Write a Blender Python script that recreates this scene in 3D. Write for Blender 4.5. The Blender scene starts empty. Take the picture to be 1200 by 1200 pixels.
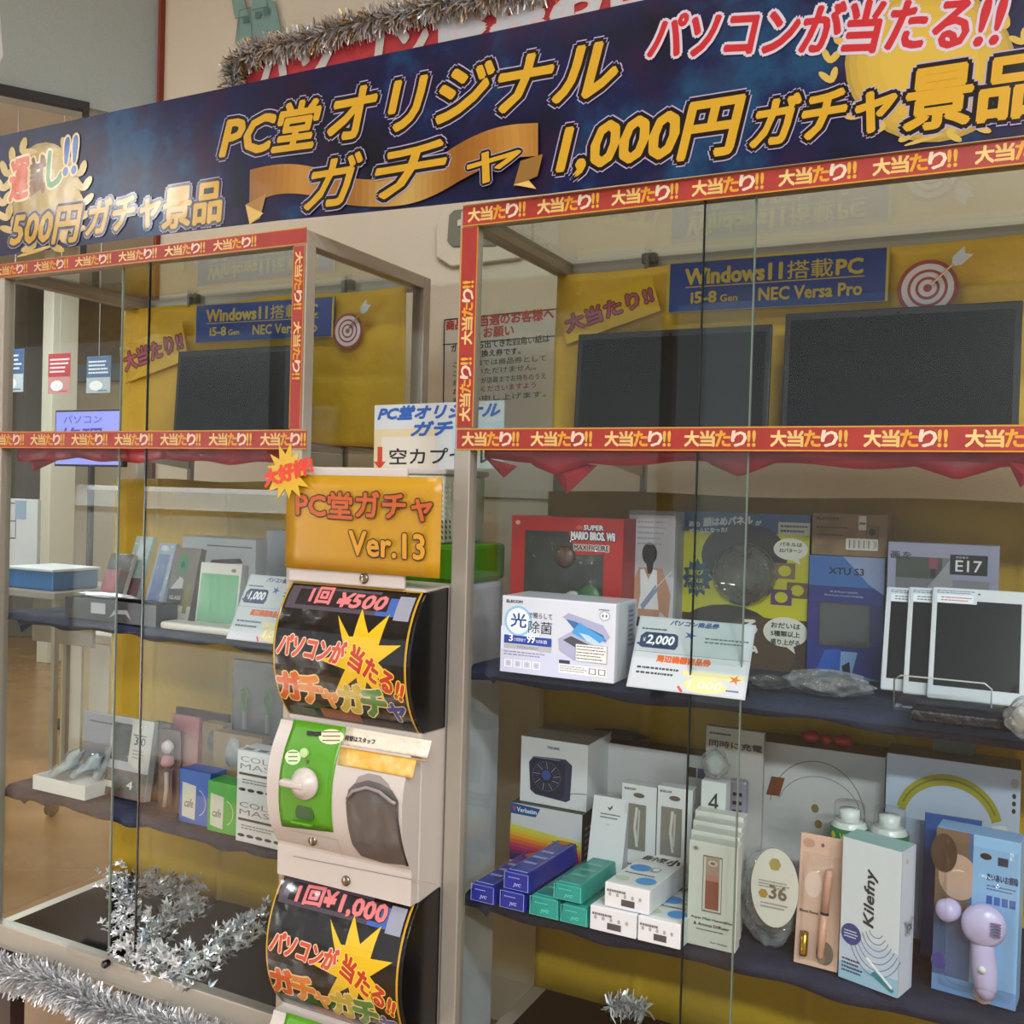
import bpy, bmesh, math, random
import numpy as np
from mathutils import Vector, Matrix
random.seed(7)
SC = bpy.context.scene
COL = SC.collection
V3 = lambda *a: np.array(a, float)

# ---------------------------------------------------------------- camera
F = 1155.0                       # focal length in pixels of the 1200 px frame
CAMZ = 1.5
YAW, ROLL, PITCH = math.atan(F/2300), math.radians(1.6), math.radians(-0.9)
fw = V3(-math.sin(YAW)*math.cos(PITCH), math.cos(YAW)*math.cos(PITCH), math.sin(PITCH))
r0 = V3(math.cos(YAW), math.sin(YAW), 0); u0 = np.cross(r0, fw)
rt = r0*math.cos(ROLL)+u0*math.sin(ROLL); up = -r0*math.sin(ROLL)+u0*math.cos(ROLL)
EYE = V3(0, 0, CAMZ)
cam = bpy.data.objects.new('camera', bpy.data.cameras.new('camera')); COL.objects.link(cam)
cam.data.sensor_width = 36; cam.data.lens = 36*F/1200; cam.data.clip_start = .02
M = Matrix(((rt[0], up[0], -fw[0], 0), (rt[1], up[1], -fw[1], 0), (rt[2], up[2], -fw[2], CAMZ), (0, 0, 0, 1)))
cam.matrix_world = M
SC.camera = cam

# ---------------------------------------------------------------- light and exposure
world = bpy.data.worlds.new('world'); SC.world = world; world.use_nodes = True
world.node_tree.nodes['Background'].inputs[0].default_value = (.93, .96, 1, 1)
world.node_tree.nodes['Background'].inputs[1].default_value = .85
SC.view_settings.view_transform = 'Standard'; SC.view_settings.look = 'None'
SC.view_settings.exposure = -.15; SC.view_settings.gamma = 1
SC.view_settings.use_curve_mapping = False
SC.cycles.transparent_max_bounces = 40
SC.cycles.max_bounces = 8; SC.cycles.diffuse_bounces = 4
SC.cycles.sample_clamp_indirect = 4
SC.cycles.caustics_reflective = False; SC.cycles.caustics_refractive = False
def area(name, loc, size, power, rot=(0, 0, 0), col=(1, .97, .92)):
    l = bpy.data.lights.new(name, 'AREA'); l.shape = 'RECTANGLE'; l.size, l.size_y = size; l.energy = power; l.color = col
    o = bpy.data.objects.new(name, l); COL.objects.link(o); o.location = loc; o.rotation_euler = rot; return o
CEIL = 3.5
LAMPS = [(-1.1, .75), (1.4, -.6), (3.4, -.6), (1.2, -2.6), (3.4, -2.6), (-6.2, 4.4), (-4.6, 2.6), (-5.0, -1.2)]
for i, (x, y) in enumerate(LAMPS):
    area('ceiling_light_lamp', (x, y, CEIL-.09), (1.2, .3), [14, 95, 60, 240, 170, 90, 70, 90][i], col=(.97, .99, 1))

# ---------------------------------------------------------------- helpers
def lin(h):
    h = h.lstrip('#'); h = h if len(h) == 6 else ''.join(q*2 for q in h); c = [int(h[i:i+2], 16)/255 for i in (0, 2, 4)]
    return tuple(x/12.92 if x <= .04045 else ((x+.055)/1.055)**2.4 for x in c)
def setup(name):
    m = bpy.data.materials.new(name); m.use_nodes = True
    return m, m.node_tree, m.node_tree.nodes['Principled BSDF']
def mat(name, col, rough=.5, metal=0, bump=None, var=None, emit=0, coat=0, spec=.5):
    m, nt, b = setup(name); c = lin(col)
    b.inputs['Base Color'].default_value = (*c, 1); b.inputs['Roughness'].default_value = rough
    b.inputs['Metallic'].default_value = metal; b.inputs['Coat Weight'].default_value = coat; b.inputs['Specular IOR Level'].default_value = spec
    tc = nt.nodes.new('ShaderNodeTexCoord')
    if var:                                             # (scale, second colour, stretch)
        n = nt.nodes.new('ShaderNodeTexNoise'); n.inputs['Scale'].default_value = var[0]; n.inputs['Detail'].default_value = 6
        mp = nt.nodes.new('ShaderNodeMapping'); mp.inputs['Scale'].default_value = var[2] if len(var) > 2 else (1, 1, 1)
        r = nt.nodes.new('ShaderNodeValToRGB'); r.color_ramp.elements[0].position = .35; r.color_ramp.elements[1].position = .68
        r.color_ramp.elements[0].color = (*c, 1); r.color_ramp.elements[1].color = (*lin(var[1]), 1)
        nt.links.new(tc.outputs['Object'], mp.inputs[0]); nt.links.new(mp.outputs[0], n.inputs['Vector']); nt.links.new(n.outputs[0], r.inputs[0]); nt.links.new(r.outputs[0], b.inputs['Base Color'])
    if bump:
        n = nt.nodes.new('ShaderNodeTexNoise'); n.inputs['Scale'].default_value = bump[0]; n.inputs['Detail'].default_value = 4
        bp = nt.nodes.new('ShaderNodeBump'); bp.inputs['Strength'].default_value = bump[1]; bp.inputs['Distance'].default_value = bump[2] if len(bump) > 2 else .02
        nt.links.new(tc.outputs['Object'], n.inputs['Vector']); nt.links.new(n.outputs[0], bp.inputs['Height']); nt.links.new(bp.outputs[0], b.inputs['Normal'])
    if emit:
        b.inputs['Emission Color'].default_value = (*c, 1); b.inputs['Emission Strength'].default_value = emit
    return m
def ink(name, rough=.5, emit=0, bump=None, coat=0):      # colour of flat print comes from the mesh's colour attribute
    m, nt, b = setup(name); a = nt.nodes.new('ShaderNodeAttribute'); a.attribute_name = 'ink'
    nt.links.new(a.outputs['Color'], b.inputs['Base Color']); b.inputs['Roughness'].default_value = rough; b.inputs['Coat Weight'].default_value = coat
    if emit:
        nt.links.new(a.outputs['Color'], b.inputs['Emission Color']); b.inputs['Emission Strength'].default_value = emit
    if bump:
        tc = nt.nodes.new('ShaderNodeTexCoord'); n = nt.nodes.new('ShaderNodeTexNoise'); n.inputs['Scale'].default_value = bump[0]
        bp = nt.nodes.new('ShaderNodeBump'); bp.inputs['Strength'].default_value = bump[1]; bp.inputs['Distance'].default_value = .02
        nt.links.new(tc.outputs['Object'], n.inputs['Vector']); nt.links.new(n.outputs[0], bp.inputs['Height']); nt.links.new(bp.outputs[0], b.inputs['Normal'])
    return m
def film(name, tint='#ffffff', ior=1.45, rough=.02, bump=None, haze=0, hazecol='#dfe6ea'):   # thin clear sheet: lets light straight through, mirrors by Fresnel
    m, nt, b = setup(name); nt.nodes.remove(b); L = nt.links.new
    o = nt.nodes['Material Output']; t = nt.nodes.new('ShaderNodeBsdfTransparent'); t.inputs[0].default_value = (*lin(tint), 1)
    g = nt.nodes.new('ShaderNodeBsdfGlossy'); g.inputs['Roughness'].default_value = rough
    lw = nt.nodes.new('ShaderNodeLayerWeight'); lw.inputs[0].default_value = .5
    pw = nt.nodes.new('ShaderNodeMath'); pw.operation = 'POWER'; pw.inputs[1].default_value = 5; f0 = ((ior-1)/(ior+1))**2
    fr = nt.nodes.new('ShaderNodeMath'); fr.operation = 'MULTIPLY_ADD'; fr.inputs[1].default_value = 1-f0; fr.inputs[2].default_value = f0
    L(lw.outputs['Facing'], pw.inputs[0]); L(pw.outputs[0], fr.inputs[0]); mx = nt.nodes.new('ShaderNodeMixShader')
    if bump:
        tc = nt.nodes.new('ShaderNodeTexCoord'); n = nt.nodes.new('ShaderNodeTexNoise'); n.inputs['Scale'].default_value = bump[0]; n.inputs['Detail'].default_value = 3
        bp = nt.nodes.new('ShaderNodeBump'); bp.inputs['Strength'].default_value = bump[1]; bp.inputs['Distance'].default_value = .02
        L(tc.outputs['Object'], n.inputs['Vector']); L(n.outputs[0], bp.inputs['Height']); L(bp.outputs[0], g.inputs['Normal']); L(bp.outputs[0], lw.inputs['Normal'])
    base = t.outputs[0]
    if haze:
        d = nt.nodes.new('ShaderNodeBsdfDiffuse'); d.inputs[0].default_value = (*lin(hazecol), 1); m2 = nt.nodes.new('ShaderNodeMixShader'); m2.inputs[0].default_value = haze
        L(t.outputs[0], m2.inputs[1]); L(d.outputs[0], m2.inputs[2]); base = m2.outputs[0]
    L(fr.outputs[0], mx.inputs[0]); L(base, mx.inputs[1]); L(g.outputs[0], mx.inputs[2]); L(mx.outputs[0], o.inputs['Surface'])
    return m

def ray(x, y): return fw+rt*((x-600)/F)+up*((600-y)/F)
def onplane(x, y, P, n): d = ray(x, y); return EYE+d*(np.dot(np.array(P)-EYE, n)/np.dot(d, n))
def atY(x, y, Y): return onplane(x, y, (0, Y, 0), V3(0, 1, 0))
def atZ(x, y, Z): return onplane(x, y, (0, 0, Z), V3(0, 0, 1))
def atX(x, y, X): return onplane(x, y, (X, 0, 0), V3(1, 0, 0))

def tag(o, label=None, cat=None, group=None, kind=None):
    for k, v in (('label', label), ('category', cat), ('group', group), ('kind', kind)):
        if v: o[k] = v
    return o
BASE = {}
def origin(o):
    while o is not None:
        if o.name in BASE: return BASE[o.name]
        o = o.parent
    return V3(0, 0, 0)
def link(name, me, parent=None, base=None):
    o = bpy.data.objects.new(name, me); COL.objects.link(o)
    if parent is not None: o.parent = parent
    elif base is not None: o.location = base; BASE[o.name] = V3(*base)
    return o
def thing(name, label, cat, base, group=None):
    return tag(link(name, None, None, base), label, cat, group)
class MB:
    """collects shapes in world coordinates, linked as ONE mesh object relative to its thing's base"""
    def __init__(s): s.v = []; s.f = []
    def add(s, vs, fs):
        k = len(s.v); s.v += [tuple(map(float, p)) for p in vs]; s.f += [tuple(i+k for i in f) for f in fs]; return s
    def hexa(s, p):                                     # 4 front-bottom.. order: bottom ring then top ring
        return s.add(p, [(0, 3, 2, 1), (4, 5, 6, 7), (0, 1, 5, 4), (1, 2, 6, 5), (2, 3, 7, 6), (3, 0, 4, 7)])
    def box(s, x0, x1, y0, y1, z0, z1):
        return s.hexa([(x0, y0, z0), (x1, y0, z0), (x1, y1, z0), (x0, y1, z0), (x0, y0, z1), (x1, y0, z1), (x1, y1, z1), (x0, y1, z1)])
    def fbox(s, O, ex, ey, n, u0, u1, v0, v1, h0, h1):  # box in a frame
        c = lambda u, v, h: np.array(O)+ex*u+ey*v+n*h
        return s.hexa([c(u0, v0, h1), c(u1, v0, h1), c(u1, v0, h0), c(u0, v0, h0), c(u0, v1, h1), c(u1, v1, h1), c(u1, v1, h0), c(u0, v1, h0)])
    def prism(s, pts, d):                               # pts: 3-D ring, d: extrusion vector
        n = len(pts); p = [np.array(q, float) for q in pts]
        return s.add(p+[q+np.array(d) for q in p], [tuple(range(n)), tuple(range(2*n-1, n-1, -1))]+[(i, i+n, (i+1) % n+n, (i+1) % n) for i in range(n)])
    def tube(s, pts, r, k=8, close=False):
        pts = [np.array(p, float) for p in pts]; m = len(pts); vs = []
        rr = r if hasattr(r, '__len__') else [r]*m
        for i, p in enumerate(pts):
            t = (pts[(i+1) % m] if close or i < m-1 else p)-(pts[i-1] if close or i > 0 else p); t = t/(np.linalg.norm(t)+1e-9)
            a = np.cross(t, (0, 0, 1) if abs(t[2]) < .9 else (1, 0, 0)); a /= np.linalg.norm(a); b = np.cross(t, a)
            vs += [p+(a*math.cos(q)+b*math.sin(q))*rr[i] for q in np.linspace(0, 2*math.pi, k, endpoint=False)]
        fs = [(i*k+j, i*k+(j+1) % k, ((i+1) % m)*k+(j+1) % k, ((i+1) % m)*k+j) for i in range(m if close else m-1) for j in range(k)]
        if not close: fs += [tuple(range(k-1, -1, -1)), tuple(range((m-1)*k, m*k))]
        return s.add(vs, fs)
    def lathe(s, c, axis, prof, k=24, e1=None):         # prof: (radius, height) along axis
        axis = np.array(axis, float); axis /= np.linalg.norm(axis)
        a = np.cross(axis, (0, 0, 1) if abs(axis[2]) < .9 else (1, 0, 0)); a /= np.linalg.norm(a); b = np.cross(axis, a); vs = []
        for (r, h) in prof: vs += [np.array(c)+axis*h+(a*math.cos(q)+b*math.sin(q))*r for q in np.linspace(0, 2*math.pi, k, endpoint=False)]
        m = len(prof); fs = [(i*k+j, i*k+(j+1) % k, (i+1)*k+(j+1) % k, (i+1)*k+j) for i in range(m-1) for j in range(k)]
        if prof[0][0] > 1e-5: fs.append(tuple(range(k-1, -1, -1)))
        if prof[-1][0] > 1e-5: fs.append(tuple(range((m-1)*k, m*k)))
        return s.add(vs, fs)
    def grid(s, nu, nv, fn):
        vs = [fn(i/nu, j/nv) for j in range(nv+1) for i in range(nu+1)]
        return s.add(vs, [(j*(nu+1)+i, j*(nu+1)+i+1, (j+1)*(nu+1)+i+1, (j+1)*(nu+1)+i) for j in range(nv) for i in range(nu)])
    def build(s, name, m, parent=None, base=None, smooth=False, bevel=0, solid=0, label=None, subsurf=0, kind=None):
        if parent is None and base is None:
            a = np.array(s.v); base = (float(a[:, 0].mean()), float(a[:, 1].mean()), float(a[:, 2].min()))
        o0 = origin(parent) if parent is not None else np.array(base, float)
        me = bpy.data.meshes.new(name); me.from_pydata([tuple(np.array(p)-o0) for p in s.v], [], s.f); me.materials.append(m)
        if smooth: me.polygons.foreach_set('use_smooth', [True]*len(me.polygons))
        me.update(); o = link(name, me, parent, base)
        if solid: q = o.modifiers.new('thickness', 'SOLIDIFY'); q.thickness = solid; q.offset = 0
        if bevel: q = o.modifiers.new('bevel', 'BEVEL'); q.width = bevel; q.segments = 2; q.limit_method = 'ANGLE'
        if subsurf: q = o.modifiers.new('smooth', 'SUBSURF'); q.levels = q.render_levels = subsurf
        if label: o['label'] = label
        if kind: o['kind'] = kind
        return o

_tc = {}
def glyphs(s, shear):
    k = (s, shear)
    if k not in _tc:
        cu = bpy.data.curves.new('t', 'FONT'); cu.body = s; cu.shear = shear; cu.resolution_u = 2
        o = bpy.data.objects.new('t', cu); me = bpy.data.meshes.new_from_object(o)
        v = np.array([p.co[:2] for p in me.vertices]) if len(me.vertices) else np.zeros((1, 2)); f = [tuple(p.vertices) for p in me.polygons]
        bpy.data.objects.remove(o); bpy.data.meshes.remove(me)
        lo, hi = v.min(0), v.max(0); _tc[k] = ((v-lo)/np.maximum(hi-lo, 1e-6), f)
    return _tc[k]
class Canvas:
    """flat print on a plane: shapes, lettering and pictures, stacked a hair apart. Points are either
    sight points of the photograph cast onto this plane (px=True) or fractions of width and height."""
    def __init__(s, O, ex, ey, W=1, H=1, px=False, step=.0001, mapf=None, h0=.0005, sub=0, pf=None):
        s.O = np.array(O, float); s.ex = np.array(ex, float); s.ey = np.array(ey, float); s.n = np.cross(ex, ey)
        s.W, s.H, s.px, s.step, s.mapf, s.h0 = W, H, px, step, mapf, h0; s.sub, s.pf, s.vs = sub, pf, 1; s.v = []; s.f = []; s.c = []; s.ops = []
    def P(s, p):
        if s.pf: return s.pf(p)
        if s.px: q = onplane(p[0], p[1], s.O, s.n)-s.O; return np.array((np.dot(q, s.ex), np.dot(q, s.ey)))
        return np.array((p[0]*s.W, (1-(1-p[1])*s.vs)*s.H))
    def layer(s, pts, extra=1):
        a = np.array(pts); lo, hi = a.min(0), a.max(0)
        L = 1+max([l for (l0, h0, l) in s.ops if (l0 < hi).all() and (h0 > lo).all()], default=0)
        s.ops.append((lo, hi, L+extra-1)); return L
    def put(s, uv, faces, col, L):
        k = len(s.v); h = s.h0+s.step*L
        if s.sub and len(uv):
            bm = bmesh.new(); vv = [bm.verts.new((float(q[0]), float(q[1]), 0)) for q in uv]
            for f in faces:
                try: bm.faces.new([vv[i] for i in f])
                except ValueError: pass
            a = np.array(uv); lo, hi = a.min(0), a.max(0); z = math.floor(lo[1]/s.sub)*s.sub
            while z < hi[1]:
                bmesh.ops.bisect_plane(bm, geom=bm.verts[:]+bm.edges[:]+bm.faces[:], plane_co=(0, z, 0), plane_no=(0, 1, 0)); z += s.sub
            bm.verts.index_update(); uv = [(v.co.x, v.co.y) for v in bm.verts]; faces = [tuple(v.index for v in f.verts) for f in bm.faces]; bm.free()
        for q in uv: s.v.append(s.mapf(q[0], q[1], h) if s.mapf else s.O+s.ex*q[0]+s.ey*q[1]+s.n*h)
        s.f += [tuple(i+k for i in f) for f in faces]; s.c += [lin(col) if isinstance(col, str) else col]*len(uv)
    def poly(s, pts, col, raw=False):
        uv = [np.array(p) for p in pts] if raw else [s.P(p) for p in pts]
        a = sum(uv[i][0]*uv[(i+1) % len(uv)][1]-uv[(i+1) % len(uv)][0]*uv[i][1] for i in range(len(uv)))
        if a < 0: uv = uv[::-1]
        s.put(uv, [tuple(range(len(uv)))], col, s.layer(uv)); return s
    def rect(s, x0, y0, x1, y1, col, nv=1):
        if nv == 1: return s.poly([(x0, y0), (x1, y0), (x1, y1), (x0, y1)], col)
        uv = [s.P((x0+(x1-x0)*i, y0+(y1-y0)*j/nv)) for j in range(nv+1) for i in (0, 1)]
        s.put(uv, [(2*j, 2*j+1, 2*j+3, 2*j+2) for j in range(nv)], col, s.layer(uv)); return s
    def frame(s, x0, y0, x1, y1, w, col):
        return s.rect(x0, y0, x1, y0+w, col).rect(x0, y1-w, x1, y1, col).rect(x0, y0, x0+w, y1, col).rect(x1-w, y0, x1, y1, col)
    def disc(s, c, rx, ry, col, k=28, rot=0):            # radii in the canvas's own point units
        pts = [(c[0]+rx*math.cos(t)*math.cos(rot)-ry*math.sin(t)*math.sin(rot), c[1]+rx*math.cos(t)*math.sin(rot)+ry*math.sin(t)*math.cos(rot)) for t in np.linspace(0, 2*math.pi, k, endpoint=False)]
        return s.poly(pts, col)
    def line(s, pts, w, col):                            # w in metres
        uv = [s.P(p) for p in pts]; L = s.layer(uv)
        for a, b in zip(uv, uv[1:]):
            d = b-a; d = d/(np.linalg.norm(d)+1e-9); m = np.array((-d[1], d[0]))*w/2
            s.put([a-m, b-m, b+m, a+m], [(0, 1, 2, 3)], col, L)
        return s
    def star(s, c, r1, r2, k, col, rot=0, sy=1, jit=0, seed=1):
        R = random.Random(seed); pts = []
        for i in range(2*k):
            r = (r1 if i % 2 == 0 else r2)*(1+R.uniform(-jit, jit)); t = rot+math.pi*i/k
            pts.append((c[0]+r*math.cos(t), c[1]+r*math.sin(t)*sy))
        return s.poly(pts, col)
    def text(s, t, col, bl, br, tl=None, h=None, bold=0, shear=0, out=None, out2=None):
        """lettering fitted to the parallelogram bottom-left, bottom-right, top-left; bold and outlines are fractions of its height"""
        v, f = glyphs(t, shear); a = s.P(bl); b = s.P(br)
        if tl is None: tl = (bl[0], bl[1]+h)
        c = s.P(tl); U, Wv = b-a, c-a; uv = a+v[:, :1]*U+v[:, 1:]*Wv; hh = np.linalg.norm(Wv)
        jobs = [(w+bold/2, cc) for w, cc in [q for q in (out2, out) if q]]+[(bold/2, col)]
        L = s.layer(uv, 2*len(jobs))
        for i, (w, cc) in enumerate(jobs):
            n = 0 if w <= 0 else (6 if w < .05 else 10)
            for q in ([None] if n == 0 else [None]+list(range(n))):
                d = np.zeros(2) if q is None else np.array((math.cos(q*2*math.pi/n), math.sin(q*2*math.pi/n)))*w*hh
                s.put(uv+d, f, cc, L+2*i+(0 if q is None else .12*(q+1)))
        return s
    def lines(s, x0, y0, x1, y1, n, col, fill=.45, seed=0): # rows of print too small to read
        R = random.Random(seed+n)
        for i in range(n):
            a, b = y0+(y1-y0)*(i+.5-fill/2)/n, y0+(y1-y0)*(i+.5+fill/2)/n; x = x0; e = x0+(x1-x0)*R.uniform(.75, 1)
            while (x < e) == (x1 > x0) and abs(e-x) > 1e-6:
                w = (x1-x0)*R.uniform(.04, .13); s.rect(x, a, x+w*.8, b, col); x += w
        return s
    def build(s, name, parent, m=None, kind=None, label=None, base=None):
        if not s.v: return None
        o0 = origin(parent) if parent is not None else np.array(base, float)
        me = bpy.data.meshes.new(name); me.from_pydata([tuple(np.array(p)-o0) for p in s.v], [], s.f)
        me.attributes.new('ink', 'FLOAT_COLOR', 'POINT').data.foreach_set('color', [x for c in s.c for x in (*c, 1)])
        me.materials.append(m or INK); me.update(); o = link(name, me, parent, base)
        if kind: o['kind'] = kind
        if label: o['label'] = label
        return o

INK = ink('printed_ink', .5); INKG = ink('glossy_ink', .22, bump=(9, .12)); INKL = ink('laminated_ink', .14, bump=(14, .25), coat=.5)
ALU = mat('brushed_aluminium', '#aca69b', .4, .4, bump=(60, .03)); ALU2 = mat('satin_aluminium', '#a39d92', .5, .35)
GLASS = film('showcase_glass', '#f8fbfa', 1.38, .0); GEDGE = mat('dark_glass_edge', '#1a221e', .25); GEDGE2 = mat('pale_glass_edge', '#6f7c74', .3)
YEL = mat('yellow_backing_paper', '#d4aa22', .6, bump=(7, .5, .03), var=(3, '#c2991a')); YEL2 = mat('yellow_cloth_backing', '#c09c1c', .75, bump=(11, .35, .02), var=(4, '#ae8a14'))
RED = mat('red_satin_cloth', '#971a26', .4, bump=(9, .3), var=(12, '#75111c')); NAVY = mat('navy_cloth', '#151e3a', .85, bump=(30, .4), var=(10, '#0e1529'))
WHITE = mat('white_card', '#cfd2d6', .45); WHITEG = mat('glossy_white_card', '#cdd5e2', .25); WPLA = mat('cream_white_plastic', '#c3bbb6', .32)
BLACK = mat('black_gloss_plastic', '#0d0c0e', .2); BLACKM = mat('matt_black', '#15151a', .55); CHROME = mat('chrome', '#d0ccc4', .15, 1)
SCREEN = mat('dark_laptop_screen', '#090b0c', .22, spec=.3); CLEAR = film('clear_plastic', '#fafbfb', 1.45, .04, bump=(35, .5)); CLEAR2 = film('smooth_clear_plastic', '#fafbfb', 1.45, .05)
BAG = film('crinkled_clear_bag', '#eef1f2', 1.6, .08, bump=(45, 1.0), haze=.14); LIME = mat('lime_plastic', '#4c8f10', .35)
DARKIN = mat('dark_packaging_interior', '#2b261f', .6); BROWNC = mat('brown_cardboard', '#8c7350', .75, var=(40, '#7d6544')); GREYC = mat('grey_card', '#8d8a93', .6)
X = V3(1, 0, 0); Y_ = V3(0, 1, 0); Z = V3(0, 0, 1)
def pxcanvas(Y, mapf=None, **k): return Canvas((0, Y, 0), X, Z, px=True, mapf=mapf, **k)
# ================================================================ the room
def struct(name, mb, m, **k): o = mb.build(name, m, base=(0, 0, 0), **k); o['kind'] = 'structure'; return o
WALLM = mat('beige_painted_wall', '#dbd2c0', .85, bump=(160, .25, .004), var=(300, '#d4cab6'))
FLOORM = mat('brown_vinyl_floor', '#93704a', .25, bump=(2.5, .06), var=(5, '#84623d'))
CEILM = mat('white_ceiling', '#d8d6cf', .9, var=(60, '#cfcdc6')); CREAM = mat('cream_far_wall', '#d9cdb4', .8); BULK = mat('blue_grey_bulkhead', '#aab6b6', .85, bump=(200, .2, .003), var=(200, '#a1adad'))
struct('floor', MB().box(-10, 5.5, -4, 7.2, -.05, 0), FLOORM)
struct('ceiling', MB().box(-10, 5.5, -4, 7.2, CEIL, CEIL+.05), CEILM)
WX = atY(193, 60, 2.5)[0]
struct('wall_back', MB().box(WX, 5.5, 2.5, 2.6, 0, CEIL), WALLM)
struct('trim_1', MB().box(WX-.012, WX, 2.48, 2.6, 0, CEIL), mat('dark_red_trim', '#7a2c1f', .5))
struct('wall_far', MB().box(-10, WX, 7.0, 7.1, 0, CEIL), CREAM)
struct('wall_right', MB().box(5.5, 5.6, -4, 2.6, 0, CEIL), WALLM)
struct('wall_left', MB().box(-10.1, -10, -4, 7.1, 0, CEIL), CREAM)
struct('wall_front', MB().box(-10, 5.5, -4.1, -4, 3.0, CEIL), CREAM)   # lintel only: unseen opening added below it lets world light in as fill
for i, xx in enumerate((-10, -6.2, -2.4, 1.4, 5.4)): struct('trim_%d' % (10+i), MB().box(xx, xx+.1, -4.1, -4, 0, 3.0), ALU2)  # unseen uprights added to frame the opening for the fill light
struct('wall_side', MB().box(WX, WX+.1, 2.6, 7, 0, CEIL), CREAM)
# slanting blue-grey bulkhead above the opening beside the cases, with its black lower trim
bd = V3(math.sin(math.radians(33)), math.cos(math.radians(33)), 0); bn = V3(bd[1], -bd[0], 0); b0 = V3(WX-.02, 2.52, 0)
q0 = onplane(97, 125, b0, bn); q1 = onplane(-60, 100, b0, bn); zb = float(q0[2])
struct('wall_bulkhead', MB().prism([b0+Z*(zb), b0-bd*3.0+Z*zb, b0-bd*3.0+Z*CEIL, b0+Z*CEIL], -bn*.12), BULK)
struct('trim_2', MB().prism([q0+Z*(-.012)+bn*.01, q0-bd*2.0+Z*(-.012)+bn*.01, q0-bd*2.0+Z*.016+bn*.01, q0+Z*.016+bn*.01], -bn*.03), BLACKM)
struct('trim_3', MB().prism([q0+Z*(-.5)+bn*.01, q0+Z*(-.5)+bn*.01+bd*.02, q0+bd*.02+Z*.016+bn*.01, q0+Z*.016+bn*.01], -bn*.03), BLACKM)
DIFF = mat('lit_diffuser', '#fff8ec', .5, emit=5.0)
for i, (x, y) in enumerate(LAMPS):
    where = ['in front of the capsule machine', 'above and right of the viewer', 'far right of the viewer', 'behind the viewer', 'far right behind the viewer', 'at the far end of the shop', 'beyond the bulkhead', 'left of the viewer'][i]
    t = thing('ceiling_light', 'long white ceiling light fitting '+where, 'ceiling light', (x, y, CEIL-.08), 'ceiling lights')
    MB().box(x-.63, x+.63, y-.17, y+.17, CEIL-.07, CEIL-.001).build('housing', WHITE, t)
    MB().box(x-.6, x+.6, y-.14, y+.14, CEIL-.08, CEIL-.071).build('diffuser', DIFF, t)

# ---- the shop beyond the open side of the left case
def board(name, label, cat, Y, x0, y0, x1, y1, m, th=.01, group=None, base=None):
    a = atY(x0, y0, Y); b = atY(x1, y1, Y); lo, hi = min(a[0], b[0]), max(a[0], b[0])
    t = thing(name, label, cat, base or ((lo+hi)/2, Y, float(min(a[2], b[2]))), group)
    MB().box(lo, hi, Y, Y+th, min(a[2], b[2]), max(a[2], b[2])).build('panel', m, t, bevel=min(th*.2, .003)); return t
# wall bands
a = atY(0, 352, 6.95); b = atY(145, 425, 6.95); c = atY(145, 446, 6.95)
struct('trim_4', MB().box(-10, WX-1.5, 6.93, 6.99, b[2], CEIL-.01), mat('tan_wall_band', '#8d7c62', .8, var=(20, '#7f6e55')))
struct('trim_5', MB().box(-10, WX-1.5, 6.92, 6.99, c[2], b[2]-.002), mat('blue_grey_band', '#8593a0', .7))
def pillar(x0, x1, Y, m, label):
    a, b = atY(x0, 450, Y), atY(x1, 450, Y); o = MB().box(a[0], b[0], Y, Y+.25, 0, CEIL-.001).build('pillar', m, bevel=.005); return tag(o, label, 'pillar')
pillar(49, 61, 5.6, mat('white_pillar', '#d6cfbe', .7), 'slim white pillar in the shop seen through the left case')
pillar(4, 30, 6.4, mat('grey_partition', '#6d675f', .7), 'grey partition post seen through the left edge of the case')
def flyer(x0, y0, x1, y1, c1, c2, label):
    Yf = 3.4; a = atY(x0, y0, Yf); b = atY(x1, y1, Yf); t = thing('hanging_flyer', label, 'flyer', ((a[0]+b[0])/2, Yf, float(b[2])), 'hanging flyers')
    MB().box(a[0], b[0], Yf, Yf+.002, b[2], a[2]).build('sheet', WHITE, t)
    MB().tube([((a[0]+b[0])/2, Yf+.001, a[2]), ((a[0]+b[0])/2, Yf+.001, CEIL)], .0012, 5).build('string', WHITE, t)
    c = Canvas((a[0], Yf, b[2]), X, Z, b[0]-a[0], a[2]-b[2]); c.rect(0, .42, 1, 1, c1); c.lines(.08, .9, .92, .5, 4, '#e8e8ee', seed=len(label))
    c.rect(0, 0, 1, .42, c2); c.disc((.4, .2), .28, .13, '#e9e9ee'); c.lines(.5, .1, .95, .02, 1, c1); c.build('print', t)
flyer(4, 410, 27, 459, '#3d5d8c', '#b9c4cf', 'blue and white flyer hanging nearest the left frame of the case')
flyer(57, 415, 82, 461, '#b03a44', '#c58b8b', 'red and pink flyer hanging between the two blue ones')
flyer(102, 418, 129, 460, '#4a6688', '#a9b4bd', 'blue and grey flyer hanging right above the lit repair sign')
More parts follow.
